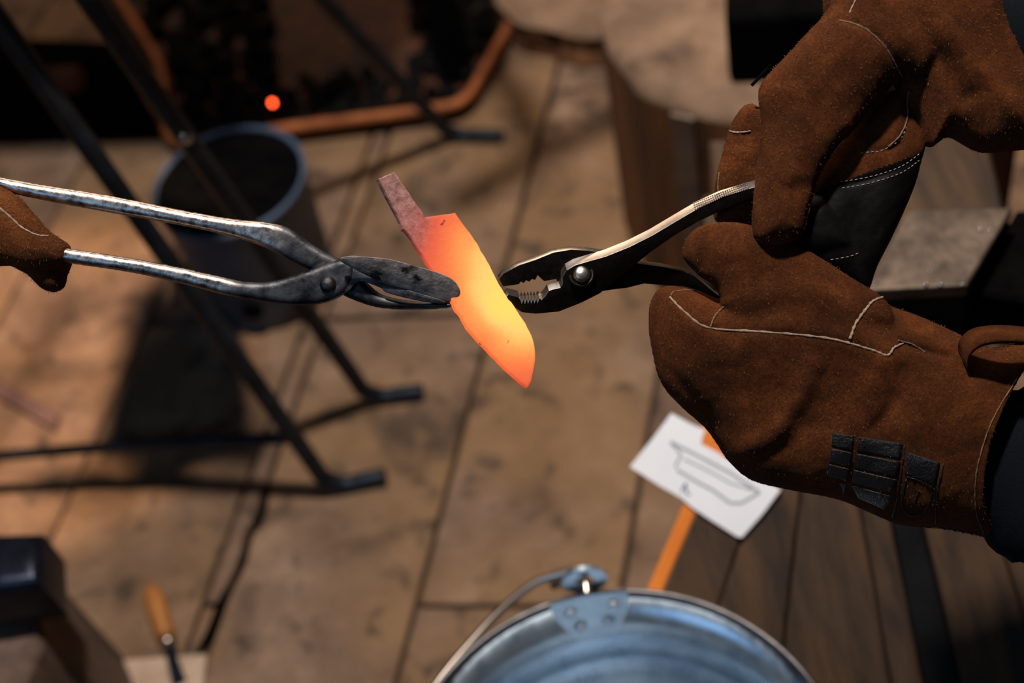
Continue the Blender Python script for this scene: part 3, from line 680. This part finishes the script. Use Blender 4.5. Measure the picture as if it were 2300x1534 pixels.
def vnoise(X, Y, wl_, seed):
    r_ = np.random.default_rng(seed); G = r_.uniform(-1, 1, (64, 64))
    gx, gy = X/wl_+100, Y/wl_+100; ix, iy = np.floor(gx).astype(int), np.floor(gy).astype(int); fx_, fy_ = gx-ix, gy-iy
    fx_ = fx_*fx_*(3-2*fx_); fy_ = fy_*fy_*(3-2*fy_)
    g = lambda a, b: G[a % 64, b % 64]
    return (g(ix, iy)*(1-fx_)+g(ix+1, iy)*fx_)*(1-fy_)+(g(ix, iy+1)*(1-fx_)+g(ix+1, iy+1)*fx_)*fy_
def surface_nets(Fv, o, h):
    nx_, ny_, nz_2 = Fv.shape; s = Fv > 0
    cs = [(i, j, k) for i in (0, 1) for j in (0, 1) for k in (0, 1)]
    sub = lambda A, c: A[c[0]:nx_-1+c[0], c[1]:ny_-1+c[1], c[2]:nz_2-1+c[2]]
    anyv = np.zeros((nx_-1, ny_-1, nz_2-1), bool); allv = np.ones_like(anyv)
    for c in cs: q_ = sub(s, c); anyv |= q_; allv &= q_
    act = anyv & ~allv; I = np.argwhere(act); vid = np.full(act.shape, -1, np.int64); vid[act] = np.arange(len(I))
    vals = {c: Fv[I[:, 0]+c[0], I[:, 1]+c[1], I[:, 2]+c[2]] for c in cs}
    acc = np.zeros((len(I), 3)); cnt = np.zeros(len(I))
    for c in cs:
        for a_ in range(3):
            if c[a_] == 0:
                e2 = list(c); e2[a_] = 1; e2 = tuple(e2); v0, v1 = vals[c], vals[e2]; m_ = (v0 > 0) != (v1 > 0)
                t = np.where(m_, v0/(v0-v1+1e-12), 0); p = np.tile(np.array(c, float), (len(I), 1)); p[:, a_] += t
                acc[m_] += p[m_]; cnt[m_] += 1
    V_ = (I+acc/np.maximum(cnt, 1)[:, None])*h+np.array(o)
    Q = []
    for a_ in range(3):
        b_2, c_2 = (a_+1) % 3, (a_+2) % 3
        sl0 = [slice(None)]*3; sl1 = [slice(None)]*3; sl0[a_] = slice(0, -1); sl1[a_] = slice(1, None)
        ch_ = s[tuple(sl0)] != s[tuple(sl1)]; J = np.argwhere(ch_)
        J = J[(J[:, b_2] > 0) & (J[:, c_2] > 0) & (J[:, b_2] < Fv.shape[b_2]-1) & (J[:, c_2] < Fv.shape[c_2]-1)]
        flip = s[J[:, 0], J[:, 1], J[:, 2]]
        def vi(db, dc):
            K = J.copy(); K[:, b_2] += db; K[:, c_2] += dc; return vid[K[:, 0], K[:, 1], K[:, 2]]
        q_ = np.stack([vi(-1, -1), vi(0, -1), vi(0, 0), vi(-1, 0)], 1); q_[~flip] = q_[~flip][:, ::-1]; Q.append(q_)
    return V_, np.vstack(Q)
def smax(a, b, k):
    h_ = np.clip(.5+.5*(a-b)/k, 0, 1); return b+(a-b)*h_+k*h_*(1-h_)

class Glove:
    """layers: dict(poly, R, T, z, zx, zy, blobs, ridges, mat). Pixel units in the plane of focus, z towards viewer."""
    def __init__(self, layers, box, cell=4.0, k=10.0, cut=None, wall=11, seed=1, rough=2.2):
        x0, x1, y0, y1, z0, z1 = box
        self.xs = np.arange(x0, x1, cell); self.ys = np.arange(y0, y1, cell); self.zs = np.arange(z0, z1, cell)
        X, Y = np.meshgrid(self.xs, self.ys, indexing='ij'); Z = self.zs[None, None, :]
        tot = None; own = None
        und = 5*vnoise(X, Y, 95, seed)+rough*vnoise(X, Y, 38, seed+1)+.8*vnoise(X, Y, 15, seed+2)
        for li, l in enumerate(layers):
            P = catmull(l['poly'], 4); d = poly_dist(X, Y, P); t = np.clip(d/l['R'], 0, 1); pr = np.sqrt(np.maximum(1-(1-t)**2, 0))
            T = np.full(X.shape, float(l['T']))
            for (bx, by, amp, rr) in l.get('blobs', ()): T = T+amp*np.exp(-((X-bx)**2+(Y-by)**2)/(rr*rr))
            det = und*l.get('und', 1.0)
            for (pl2, w_, amp) in l.get('ridges', ()): det = det+amp*np.exp(-(line_dist(X, Y, catmull(pl2, 4, False))/w_)**2)
            h_ = np.where(d > 0, T*pr, d)
            zc = l.get('z', 0)+l.get('zx', 0)*(X-l['poly'][0][0])+l.get('zy', 0)*(Y-l['poly'][0][1])
            Fl = np.minimum(h_[:, :, None]+np.where(Z > zc[:, :, None], (det*pr)[:, :, None], 0)-np.abs(Z-zc[:, :, None]), 60)
            Fl = Fl.astype(np.float32)
            if tot is None: tot = Fl; own = np.zeros(Fl.shape, np.int8)
            else:
                own = np.where(Fl > tot, li, own).astype(np.int8); tot = smax(Fl, tot, l.get('k', k))
        if cut is not None:                      # open cuff: cut along a line, hollow inside
            cl, inside_pt, dep = cut
            cd_ = line_dist(X, Y, catmull(cl, 6, False)); P = np.array(cl)
            poly = list(map(tuple, catmull(cl, 6, False)))+[(cl[-1][0]+600, cl[-1][1]), (cl[0][0]+600, cl[0][1])]
            sd_ = -poly_dist(X, Y, poly)             # positive on the hand side
            cav = np.minimum(tot-wall, (dep-sd_)[:, :, None]); tot = np.minimum(tot, sd_[:, :, None]); tot = np.minimum(tot, -cav)
        self.F = tot; self.own = own; self.cell = cell
        V_, Q_ = surface_nets(tot, (x0, y0, z0), cell)
        for _ in range(2):                          # relax
            A = np.zeros_like(V_); n_ = np.zeros(len(V_))
            for a_, b_2 in ((0, 1), (1, 2), (2, 3), (3, 0)):
                np.add.at(A, Q_[:, a_], V_[Q_[:, b_2]]); np.add.at(n_, Q_[:, a_], 1); np.add.at(A, Q_[:, b_2], V_[Q_[:, a_]]); np.add.at(n_, Q_[:, b_2], 1)
            V_ = V_*.5+.5*A/np.maximum(n_, 1)[:, None]
        self.V = V_; self.Q = Q_
        ii = np.clip(((V_-np.array([x0, y0, z0]))/cell).astype(int), 0, np.array(tot.shape)-1)
        self.vown = own[ii[:, 0], ii[:, 1], ii[:, 2]]
        rev = (tot > 0)[:, :, ::-1]; has = rev.any(2); ti = tot.shape[2]-1-rev.argmax(2); ti = np.minimum(ti, tot.shape[2]-2)
        gi, gj = np.indices(ti.shape); f0 = tot[gi, gj, ti]; f1_ = tot[gi, gj, ti+1]
        self.zf = np.where(has, self.zs[ti]+cell*f0/(f0-f1_+1e-9), np.nan)
    def z(self, x, y):
        gx = np.clip((np.asarray(x, float)-self.xs[0])/self.cell, 0, len(self.xs)-1.001); gy = np.clip((np.asarray(y, float)-self.ys[0])/self.cell, 0, len(self.ys)-1.001)
        i, j = gx.astype(int), gy.astype(int); u_, v_ = gx-i, gy-j
        zz = (self.zf[i, j]*(1-u_)+self.zf[i+1, j]*u_)*(1-v_)+(self.zf[i, j+1]*(1-u_)+self.zf[i+1, j+1]*u_)*v_
        return np.where(np.isnan(zz), np.nan, zz)
    def build(self, name, mats, parent, label, layer_mat):
        lm = np.array(layer_mat); vm = lm[self.vown]; vm = np.where((vm == 1) & (self.V[:, 1] < 416-.36*(self.V[:, 0]-1880)), 0, vm); fm = vm[self.Q].max(1)
        o = mesh(name, LA(self.V), self.Q, mats, parent, True, label=label, matidx=fm); self.obj = o; return o
    def seam(self, pts, r, m, name='seam', jitter=.6):
        p = catmull(pts, 10, False); zz = self.z(p[:, 0], p[:, 1]); ok = ~np.isnan(zz); p = p[ok]; zz = zz[ok]
        if len(p) < 3: return
        k_ = np.convolve(np.pad(zz, 2, 'edge'), np.ones(5)/5, 'valid')
        rr = r*(1+.25*np.sin(np.arange(len(p))*1.7)+RNG.uniform(-.2, .2, len(p)))
        v, f = tube(LA(np.c_[p+RNG.normal(0, jitter*.5, p.shape), k_+r*.35]), rr*S, 7, ref=-FW); mesh(name, v, f, m, self.obj, True)
    def stitches(self, pts, m, every=11, ln=6, r=1.1, name='stitching'):
        p = catmull(pts, 24, False); s_ = np.r_[0, np.cumsum(np.hypot(*np.diff(p, axis=0).T))]; parts = []
        for a_ in np.arange(0, s_[-1]-ln, every):
            q_ = np.array([[np.interp(a_+ln*t, s_, p[:, 0]), np.interp(a_+ln*t, s_, p[:, 1])] for t in (0, .5, 1)]); zz = self.z(q_[:, 0], q_[:, 1])
            if np.isnan(zz).any(): continue
            parts.append(tube(LA(np.c_[q_, zz+np.array([.2, 1.2, .2])]), r*S, 5, ref=-FW))
        if parts: v, f = merge(parts); o = mesh(name, v, f, m, self.obj, True); o['kind'] = 'stuff'
    def patch(self, quad, m, name, off=1.6, n=10, round_=0.0):
        q_ = np.array(quad, float); G = []
        for j in range(n+1):
            for i in range(n+1):
                u_, v_ = i/n, j/n
                G.append((q_[0]*(1-u_)+q_[1]*u_)*(1-v_)+(q_[3]*(1-u_)+q_[2]*u_)*v_)
        G = np.array(G); zz = self.z(G[:, 0], G[:, 1]); zz = np.where(np.isnan(zz), np.nanmean(zz), zz)
        top_ = np.c_[G, zz+off]; bot = np.c_[G, zz-3]; V_ = np.vstack([top_, bot]); k_ = len(G); w_ = n+1
        Fc_ = [(j*w_+i, (j+1)*w_+i, (j+1)*w_+i+1, j*w_+i+1) for j in range(n) for i in range(n)]
        rim_ = [i for i in range(w_)]+[j*w_+n for j in range(1, w_)]+[n*w_+i for i in range(n-1, -1, -1)]+[j*w_ for j in range(n-1, 0, -1)]
        Fc_ += [(rim_[a_], rim_[(a_+1) % len(rim_)], k_+rim_[(a_+1) % len(rim_)], k_+rim_[a_]) for a_ in range(len(rim_))]
        return mesh(name, LA(V_), Fc_, m, self.obj, True)
    def nap(self, count, ok_layers, seed, lo=3, hi=8, w=.4):
        r_ = np.random.default_rng(seed); vo = np.isin(self.vown, ok_layers)
        Nn = np.zeros_like(self.V); a_, b_2, c_2 = self.V[self.Q[:, 0]], self.V[self.Q[:, 1]], self.V[self.Q[:, 2]]; fn = np.cross(b_2-a_, c_2-a_)
        for k_ in range(4): np.add.at(Nn, self.Q[:, k_], fn)
        Nn /= np.linalg.norm(Nn, axis=1)[:, None]+1e-9
        cand = np.where(vo & (self.V[:, 0] < 2330) & (self.V[:, 0] > -30) & (self.V[:, 1] > -30) & (Nn[:, 2] > -.35))[0]; pk = r_.choice(cand, min(count, len(cand)), replace=False)
        p = self.V[pk]+r_.uniform(-2, 2, (len(pk), 3))*np.array([1, 1, .2]); nn = Nn[pk]; t = np.cross(nn, r_.normal(0, 1, (len(pk), 3))); t /= np.linalg.norm(t, axis=1)[:, None]
        ln = r_.uniform(lo, hi, (len(pk), 1)); lift = r_.uniform(.12, .5, (len(pk), 1)); sd_ = np.cross(nn, t)*w
        a0_ = p-nn*.8; a1_ = p+t*ln*.5+nn*ln*lift; a2_ = p+t*ln*.9+np.cross(nn, t)*ln*r_.uniform(-.4, .4, (len(pk), 1))+nn*ln*lift*1.1
        V_ = np.concatenate([a0_-sd_, a0_+sd_, a1_+sd_, a1_-sd_, a2_], 0); k_ = len(pk); i_ = np.arange(k_)
        Fc_ = np.stack([i_, i_+k_, i_+2*k_, i_+3*k_], 1).tolist()+np.stack([i_+3*k_, i_+2*k_, i_+4*k_], 1).tolist()
        o = mesh('nap', LA(V_), Fc_, M_NAP, self.obj); o['kind'] = 'stuff'

# tong halves: each one continuous forging, worn bright along the rein and black towards the jaws
def tong_half(name, poly, z, x_lo, x_hi, T, R, box, zx=0.0):
    g = Glove([dict(poly=poly, R=R, T=T, z=z, zx=zx, und=.28)], box, cell=2.6, seed=5, rough=2.0)
    o = mesh(name, LA(g.V), g.Q, M_TONGMIX, tongs, True)
    a_ = o.data.attributes.new('soot', 'FLOAT', 'POINT'); t = np.clip((g.V[:, 0]-x_lo)/(x_hi-x_lo), 0, 1); a_.data.foreach_set('value', (t*t*(3-2*t)).astype(np.float32))
M_TONGMIX, nt, b = new_mat('worn_and_sooted_iron'); v = coords(nt)
n1 = noise(nt, v, 210, 6, .65); n2 = noise(nt, v, 90, 5, .6, .4); at = N(nt, 'ShaderNodeAttribute', attribute_name='soot')
mm = N(nt, 'ShaderNodeMath', operation='MULTIPLY_ADD'); mm.inputs[1].default_value = .5; nt.links.new(n2, mm.inputs[0]); ms = N(nt, 'ShaderNodeMath', operation='SUBTRACT'); ms.inputs[1].default_value = .25
nt.links.new(at.outputs['Fac'], mm.inputs[2]); nt.links.new(mm.outputs[0], ms.inputs[0])
fac = ramp(nt, ms.outputs[0], [(.25, (0, 0, 0, 1)), (.75, (1, 1, 1, 1))])
bright = mix(nt, ramp(nt, n2, [(.60, (0, 0, 0, 1)), (.74, (1, 1, 1, 1))]), ramp(nt, n1, [(.35, rgb((128, 118, 112))), (.68, rgb((206, 198, 192)))]), rgb((70, 58, 52)))
black = ramp(nt, n2, [(.35, rgb((34, 35, 38))), (.66, rgb((92, 92, 96)))])
nt.links.new(mix(nt, fac, bright, black), b.inputs['Base Color']); b.inputs['Metallic'].default_value = 1
nt.links.new(mix(nt, fac, ramp(nt, n1, [(.35, (.26,)*3+(1,)), (.68, (.42,)*3+(1,))]), (.52, .52, .52, 1)), b.inputs['Roughness']); bump(nt, b, n1, .3, .0010)
tong_half('rein', [(-420, 286), (-200, 349), (-40, 387), (0, 397), (80, 412), (240, 438), (400, 470), (520, 491), (600, 499), (650, 513), (700, 548), (740, 571), (775, 588), (800, 612), (830, 640), (862, 663), (920, 675), (980, 678), (1014, 680), (1014, 690), (980, 694), (900, 695), (845, 690), (800, 676), (765, 660), (735, 640), (700, 610), (660, 590), (600, 558), (520, 531), (400, 505), (240, 476), (60, 442), (-40, 414), (-200, 376), (-420, 314)], -6, 540, 700, 15, 17, (-430, 1030, 270, 710, -40, 30))
tong_half('rein', [(-420, 455), (-200, 505), (60, 543), (160, 559), (300, 581), (420, 604), (500, 622), (560, 634), (620, 631), (700, 605), (748, 588), (775, 584), (798, 596), (796, 630), (776, 660), (740, 678), (700, 685), (640, 684), (560, 672), (500, 661), (420, 640), (300, 613), (160, 592), (60, 575), (-200, 536), (-420, 486)], 12, 440, 600, 14, 16, (-430, 820, 440, 700, -20, 46))

smith = thing('person', 'person in brown suede gauntlets and navy sleeves gripping the pliers', 'person', (.62, .30, 0))

# lower glove
LG = Glove([
    dict(poly=[(1500, 642), (1470, 665), (1460, 720), (1472, 800), (1490, 860), (1530, 910), (1590, 962), (1620, 1002), (1650, 1045), (1700, 1085), (1780, 1106), (1900, 1130), (1990, 1168), (2050, 1190), (2150, 1201), (2265, 1223), (2420, 1240), (2460, 1000), (2440, 800), (2300, 772), (2240, 778), (2170, 752), (2080, 712), (1990, 680), (1940, 653), (1890, 625), (1800, 592), (1700, 565), (1650, 610), (1625, 668), (1570, 652)],
         R=150, T=92, z=-28, zy=-.10, blobs=[(1560, 800, 10, 110), (1750, 860, 14, 120), (2100, 950, 45, 220), (1560, 690, 6, 40)],
         ridges=[([(1500, 700), (1600, 725), (1750, 735), (1900, 750)], 95, 30), ([(1660, 1010), (1720, 985), (1775, 900), (1810, 820)], 26, 12), ([(1700, 1030), (1760, 1000), (1800, 960)], 24, -6), ([(1850, 800), (1830, 870), (1790, 930)], 28, -3), ([(1970, 800), (1930, 880), (1900, 960), (1890, 1020)], 34, 9), ([(2010, 830), (1990, 900), (1950, 960)], 18, -9),
                 ([(1500, 830), (1560, 900), (1610, 960)], 14, -9), ([(1480, 760), (1540, 830), (1570, 900)], 24, 6), ([(1505, 672), (1535, 705), (1582, 737), (1700, 746), (1820, 757), (1888, 771), (1940, 787), (1972, 796)], 7, -5), ([(2010, 772), (2060, 788), (2110, 800)], 8, -10), ([(2060, 740), (2100, 760), (2160, 800)], 26, 8)]),
    dict(poly=[(1533, 585), (1530, 560), (1545, 528), (1578, 508), (1640, 502), (1700, 515), (1800, 560), (1900, 622), (1985, 680), (1990, 740), (1890, 768), (1750, 745), (1660, 725), (1618, 690), (1612, 668), (1598, 642), (1565, 620)],
         R=85, T=52, z=34, zx=-.01, ridges=[([(1598, 520), (1578, 545), (1572, 600)], 12, -9), ([(1640, 690), (1680, 640), (1740, 600)], 26, -6), ([(1690, 680), (1780, 650), (1880, 680)], 30, 7), ([(1890, 760), (1905, 725), (1940, 682), (1975, 668)], 7, -6)], k=16),
], (1440, 2460, 480, 1260, -190, 150), cell=4.0, k=12, cut=([(2345, 770), (2300, 818), (2236, 910), (2203, 1000), (2197, 1085), (2218, 1155), (2268, 1230)], None, 150), seed=11)
lg = LG.build('glove', [M_SUEDE, M_PALM], smith, 'brown suede gauntlet pinching the lower pliers handle, with black printed emblem', [0, 0])
LG.seam([(1500, 668), (1528, 700), (1580, 736), (1700, 746), (1820, 757), (1888, 771), (1940, 787), (1970, 797), (1986, 781), (2012, 771)], 2.6, M_SEAM)
LG.seam([(1886, 762), (1900, 730), (1925, 698), (1945, 678), (1975, 668)], 3.0, M_SEAM)
LG.seam([(1586, 735), (1597, 712), (1620, 690)], 2.2, M_SEAMD)
LG.seam([(1503, 665), (1515, 655), (1560, 652), (1600, 660)], 2.0, M_SEAMD)
LG.seam([(2268, 850), (2210, 930), (2182, 1010), (2175, 1080), (2190, 1150), (2225, 1205)], 1.6, M_SEAMD, 'cuff_seam')
LG.seam([(1998, 765), (2030, 772), (2062, 790)], 1.8, M_SEAMD)
# printed emblem on the cuff
def lerpq(u, v):
    q = np.array([(1858, 968), (2010, 992), (2000, 1150), (1858, 1108)], float); return tuple((q[0]*(1-u)+q[1]*u)*(1-v)+(q[3]*(1-u)+q[2]*u)*v)
cols = [(0.0, .30), (.37, 1.0)]; rows_ = [(0, .22), (.26, .48), (.52, .72), (.77, 1.0)]
for (u0, u1) in cols:
    for ri, (v0, v1) in enumerate(rows_):
        if u0 == 0 and ri == 3: quad = [lerpq(u0+.18, v0), lerpq(u1, v0), lerpq(u1, v1-.05), lerpq(u0+.27, v1-.12)]
        elif ri == 3: quad = [lerpq(u0, v0), lerpq(u1, v0), lerpq(u1-.05, v1), lerpq(u0+.16, v1-.06)]
        else: quad = [lerpq(u0, v0), lerpq(u1, v0), lerpq(u1, v1), lerpq(u0, v1)]
        LG.patch(quad, M_FOIL, 'emblem_panel')
LG.patch([(2020, 1010), (2092, 1034), (2086, 1088), (2020, 1062)], M_FOIL, 'emblem_panel')
for ln_ in ([(2014, 995), (2012, 1080), (2014, 1165)], [(2024, 1072), (2024, 1130), (2046, 1158), (2075, 1150), (2085, 1095)], [(2024, 1066), (2060, 1078), (2088, 1096)], [(2100, 1035), (2094, 1110), (2110, 1180)], [(2056, 1098), (2050, 1125), (2062, 1135)]):
    LG.seam(ln_, 1.7, M_FOIL, 'emblem_line', .1)
LG.nap(5200, [0, 1], 5)
# pull loop on the cuff
lp = [(2140, 800, 88), (2140, 775, 104), (2165, 752, 118), (2220, 745, 124), (2290, 752, 118), (2330, 775, 100), (2320, 800, 92)]
lpc = catmull(lp, 6, False); Vp = []; wv = np.array([-.30, .45, 0])*0
for (x, y, z) in lpc:
    for dz_, dy_ in ((-34, -14), (34, 16)):
        Vp.append((x+dy_*.3, y+dy_, z+dz_*.5-22))
V4 = np.array(Vp); V5 = V4+np.array([2, 9, -2]); k_ = len(V4)
Fc = [(2*i, 2*i+1, 2*i+3, 2*i+2) for i in range(len(lpc)-1)]; Fc += [tuple(k_+q for q in f_[::-1]) for f_ in Fc]
for i in range(len(lpc)-1): Fc += [(2*i, 2*i+2, k_+2*i+2, k_+2*i), (2*i+1, k_+2*i+1, k_+2*i+3, 2*i+3)]
mesh('pull_loop', LA(np.vstack([V4, V5])), Fc, M_SUEDE, lg, True)

# upper glove
UG = Glove([
    dict(poly=[(1895, -60), (1850, 30), (1800, 88), (1735, 158), (1692, 212), (1698, 290), (1686, 400), (1677, 500), (1688, 546), (1738, 557), (1786, 535), (1802, 480), (1836, 382), (1900, 305), (1962, 232), (2004, 190), (2060, 190), (2100, 90), (2060, -60)],
         R=95, T=60, z=62, zx=-.05, blobs=[(1900, 130, 26, 120), (1760, 450, -4, 80)], ridges=[([(1700, 215), (1800, 250), (1900, 260)], 30, -5), ([(1790, 535), (1830, 390), (1900, 305), (2000, 192)], 7, -5), ([(1860, 70), (1930, 110), (1990, 175)], 8, -7), ([(1760, 330), (1720, 430), (1710, 520)], 40, 6), ([(1740, 440), (1790, 430)], 16, -5)]),
    dict(poly=[(1850, 40), (1895, -60), (2190, -70), (2260, 60), (2330, 170), (2520, 330), (2400, 350), (2300, 336), (2205, 343), (2130, 308), (2085, 332), (2060, 270), (2010, 195), (1930, 110)],
         R=120, T=92, z=12, zx=-.03, blobs=[(2150, 40, 25, 110)], ridges=[([(1970, 30), (2080, 90), (2180, 200), (2290, 300)], 26, 13), ([(1960, 80), (2050, 130), (2140, 230)], 24, -18), ([(2100, 20), (2200, 90), (2300, 210)], 30, -6), ([(1900, 60), (2000, 55), (2060, 70)], 10, -7)], k=14),
    dict(poly=[(1960, 225), (2032, 205), (2078, 310), (2070, 370), (2052, 430), (2012, 520), (1972, 600), (1946, 658), (1885, 622), (1800, 590), (1770, 520), (1835, 385), (1900, 300)],
         R=90, T=52, z=-12, ridges=[([(2030, 215), (2030, 270), (2010, 330), (1960, 345)], 9, -6), ([(1890, 420), (1980, 395), (2065, 355)], 7, -5), ([(1880, 330), (1920, 420), (1930, 520)], 40, -10)], k=6),
    dict(poly=[(1690, 505), (1760, 470), (1840, 440), (1885, 490), (1913, 545), (1900, 566), (1830, 573), (1740, 567), (1692, 552)], R=50, T=42, z=10, k=6, und=.6),
    dict(poly=[(1692, 222), (1652, 268), (1634, 330), (1617, 400), (1612, 470), (1626, 497), (1690, 508), (1740, 430), (1745, 300), (1740, 250)], R=55, T=40, z=-66, k=6, ridges=[([(1640, 290), (1665, 298), (1690, 296)], 7, -6), ([(1650, 330), (1690, 345)], 16, 9)]),
], (1590, 2540, -80, 690, -190, 190), cell=4.0, k=12, seed=23)
ug = UG.build('glove', [M_SUEDE, M_PALM], smith, 'brown suede glove closed around the upper pliers handle, with dark leather palm', [0, 0, 1, 1, 0])
UG.seam([(1790, 525), (1802, 470), (1832, 388), (1868, 335), (1900, 305), (1955, 240), (1998, 188)], 2.6, M_SEAM)
UG.seam([(1858, 72), (1905, 92), (1950, 130), (1985, 170), (2006, 186)], 2.0, M_SEAMD)
UG.seam([(1878, 58), (1895, 25), (1915, 0)], 2.0, M_SEAM)
UG.seam([(2032, 212), (2032, 262), (2015, 305), (1985, 335)], 2.2, M_SEAMD)
UG.seam([(1645, 285), (1662, 292), (1692, 290)], 2.0, M_SEAM)
UG.seam([(1642, 290), (1628, 350), (1620, 410), (1622, 460)], 1.6, M_SEAMD)
UG.stitches([(1880, 412), (1950, 400), (2015, 378), (2064, 345)], M_THREAD)
UG.stitches([(1884, 426), (1950, 414), (2015, 392), (2064, 360)], M_THREAD)
UG.stitches([(1860, 585), (1900, 578), (1925, 568)], M_THREAD)
UG.stitches([(1925, 348), (1970, 343), (2010, 320), (2028, 290)], M_THREAD)
UG.nap(5200, [0, 1, 4], 6)
# buckle peeping out behind the knuckle
bx_ = LA([(1690, 190, -10), (1728, 150, -10)]); v, f = tube(bx_, 4*S, 6); mesh('wrist_buckle', v, f, M_BLACK, ug)

# sleeves
def sleeve(rows, m=M_SLEEVE):
    r = catmull(np.array(rows, float), 8, False); n_ = len(r)
    ph = np.arange(n_)
    rad_ = r[:, 3]*(1+.03*np.sin(ph*.9)+.02*np.sin(ph*2.3))
    v, f = tube(LA(r[:, :3]), rad_*S, 32, ref=-FW, rad2=r[:, 4]*S); mesh('sleeve', v, f, m, smith, True)
sleeve([(2085, 1015, -72, 110, 60), (2200, 1030, -72, 140, 78), (2330, 1060, -74, 205, 110), (2500, 1100, -40, 235, 140), (2800, 1160, -60, 250, 160), (3100, 1230, -90, 255, 170)])
sleeve([(2215, 60, -60, 120, 80), (2320, 60, -62, 170, 100), (2420, 20, -70, 220, 125), (2700, -120, -100, 240, 150), (3000, -260, -130, 250, 160)])

# left glove holding the tongs
helper = thing('person', 'person in a tan suede glove holding the tongs at the left edge', 'person', (-.55, .35, 0))
GL = Glove([
    dict(poly=[(-60, 380), (0, 416), (40, 441), (78, 482), (112, 520), (150, 546), (158, 562), (152, 592), (120, 606), (60, 606), (0, 598), (-120, 640), (-330, 640), (-380, 480), (-300, 340), (-160, 330)], R=60, T=58, z=0, blobs=[(-200, 480, 45, 120)], ridges=[([(-10, 448), (30, 480), (70, 518), (100, 532), (120, 532)], 6, -4), ([(-20, 560), (60, 570), (110, 575)], 20, -4)]),
    dict(poly=[(20, 585), (90, 575), (152, 580), (143, 620), (136, 645), (114, 655), (86, 646), (56, 616), (30, 602)], R=36, T=36, z=-22, k=12, und=.5),
], (-400, 180, 310, 680, -130, 130), cell=4.0, k=12, seed=31)
gl = GL.build('glove', [M_SUEDE_L, M_PALM], helper, 'tan suede glove around the lower tong handle', [0, 0])
GL.seam([(-14, 446), (30, 482), (68, 516), (98, 531), (118, 532)], 2.4, M_SEAM)
GL.nap(1500, [0, 1], 8)
r = catmull(np.array([(-300, 490, 0, 110, 80), (-420, 500, -5, 140, 100), (-600, 520, -20, 170, 120), (-900, 560, -50, 180, 140)], float), 8, False)
v, f = tube(LA(r[:, :3]), r[:, 3]*S, 28, ref=-FW, rad2=r[:, 4]*S); mesh('sleeve', v, f, M_SLEEVE, helper, True)
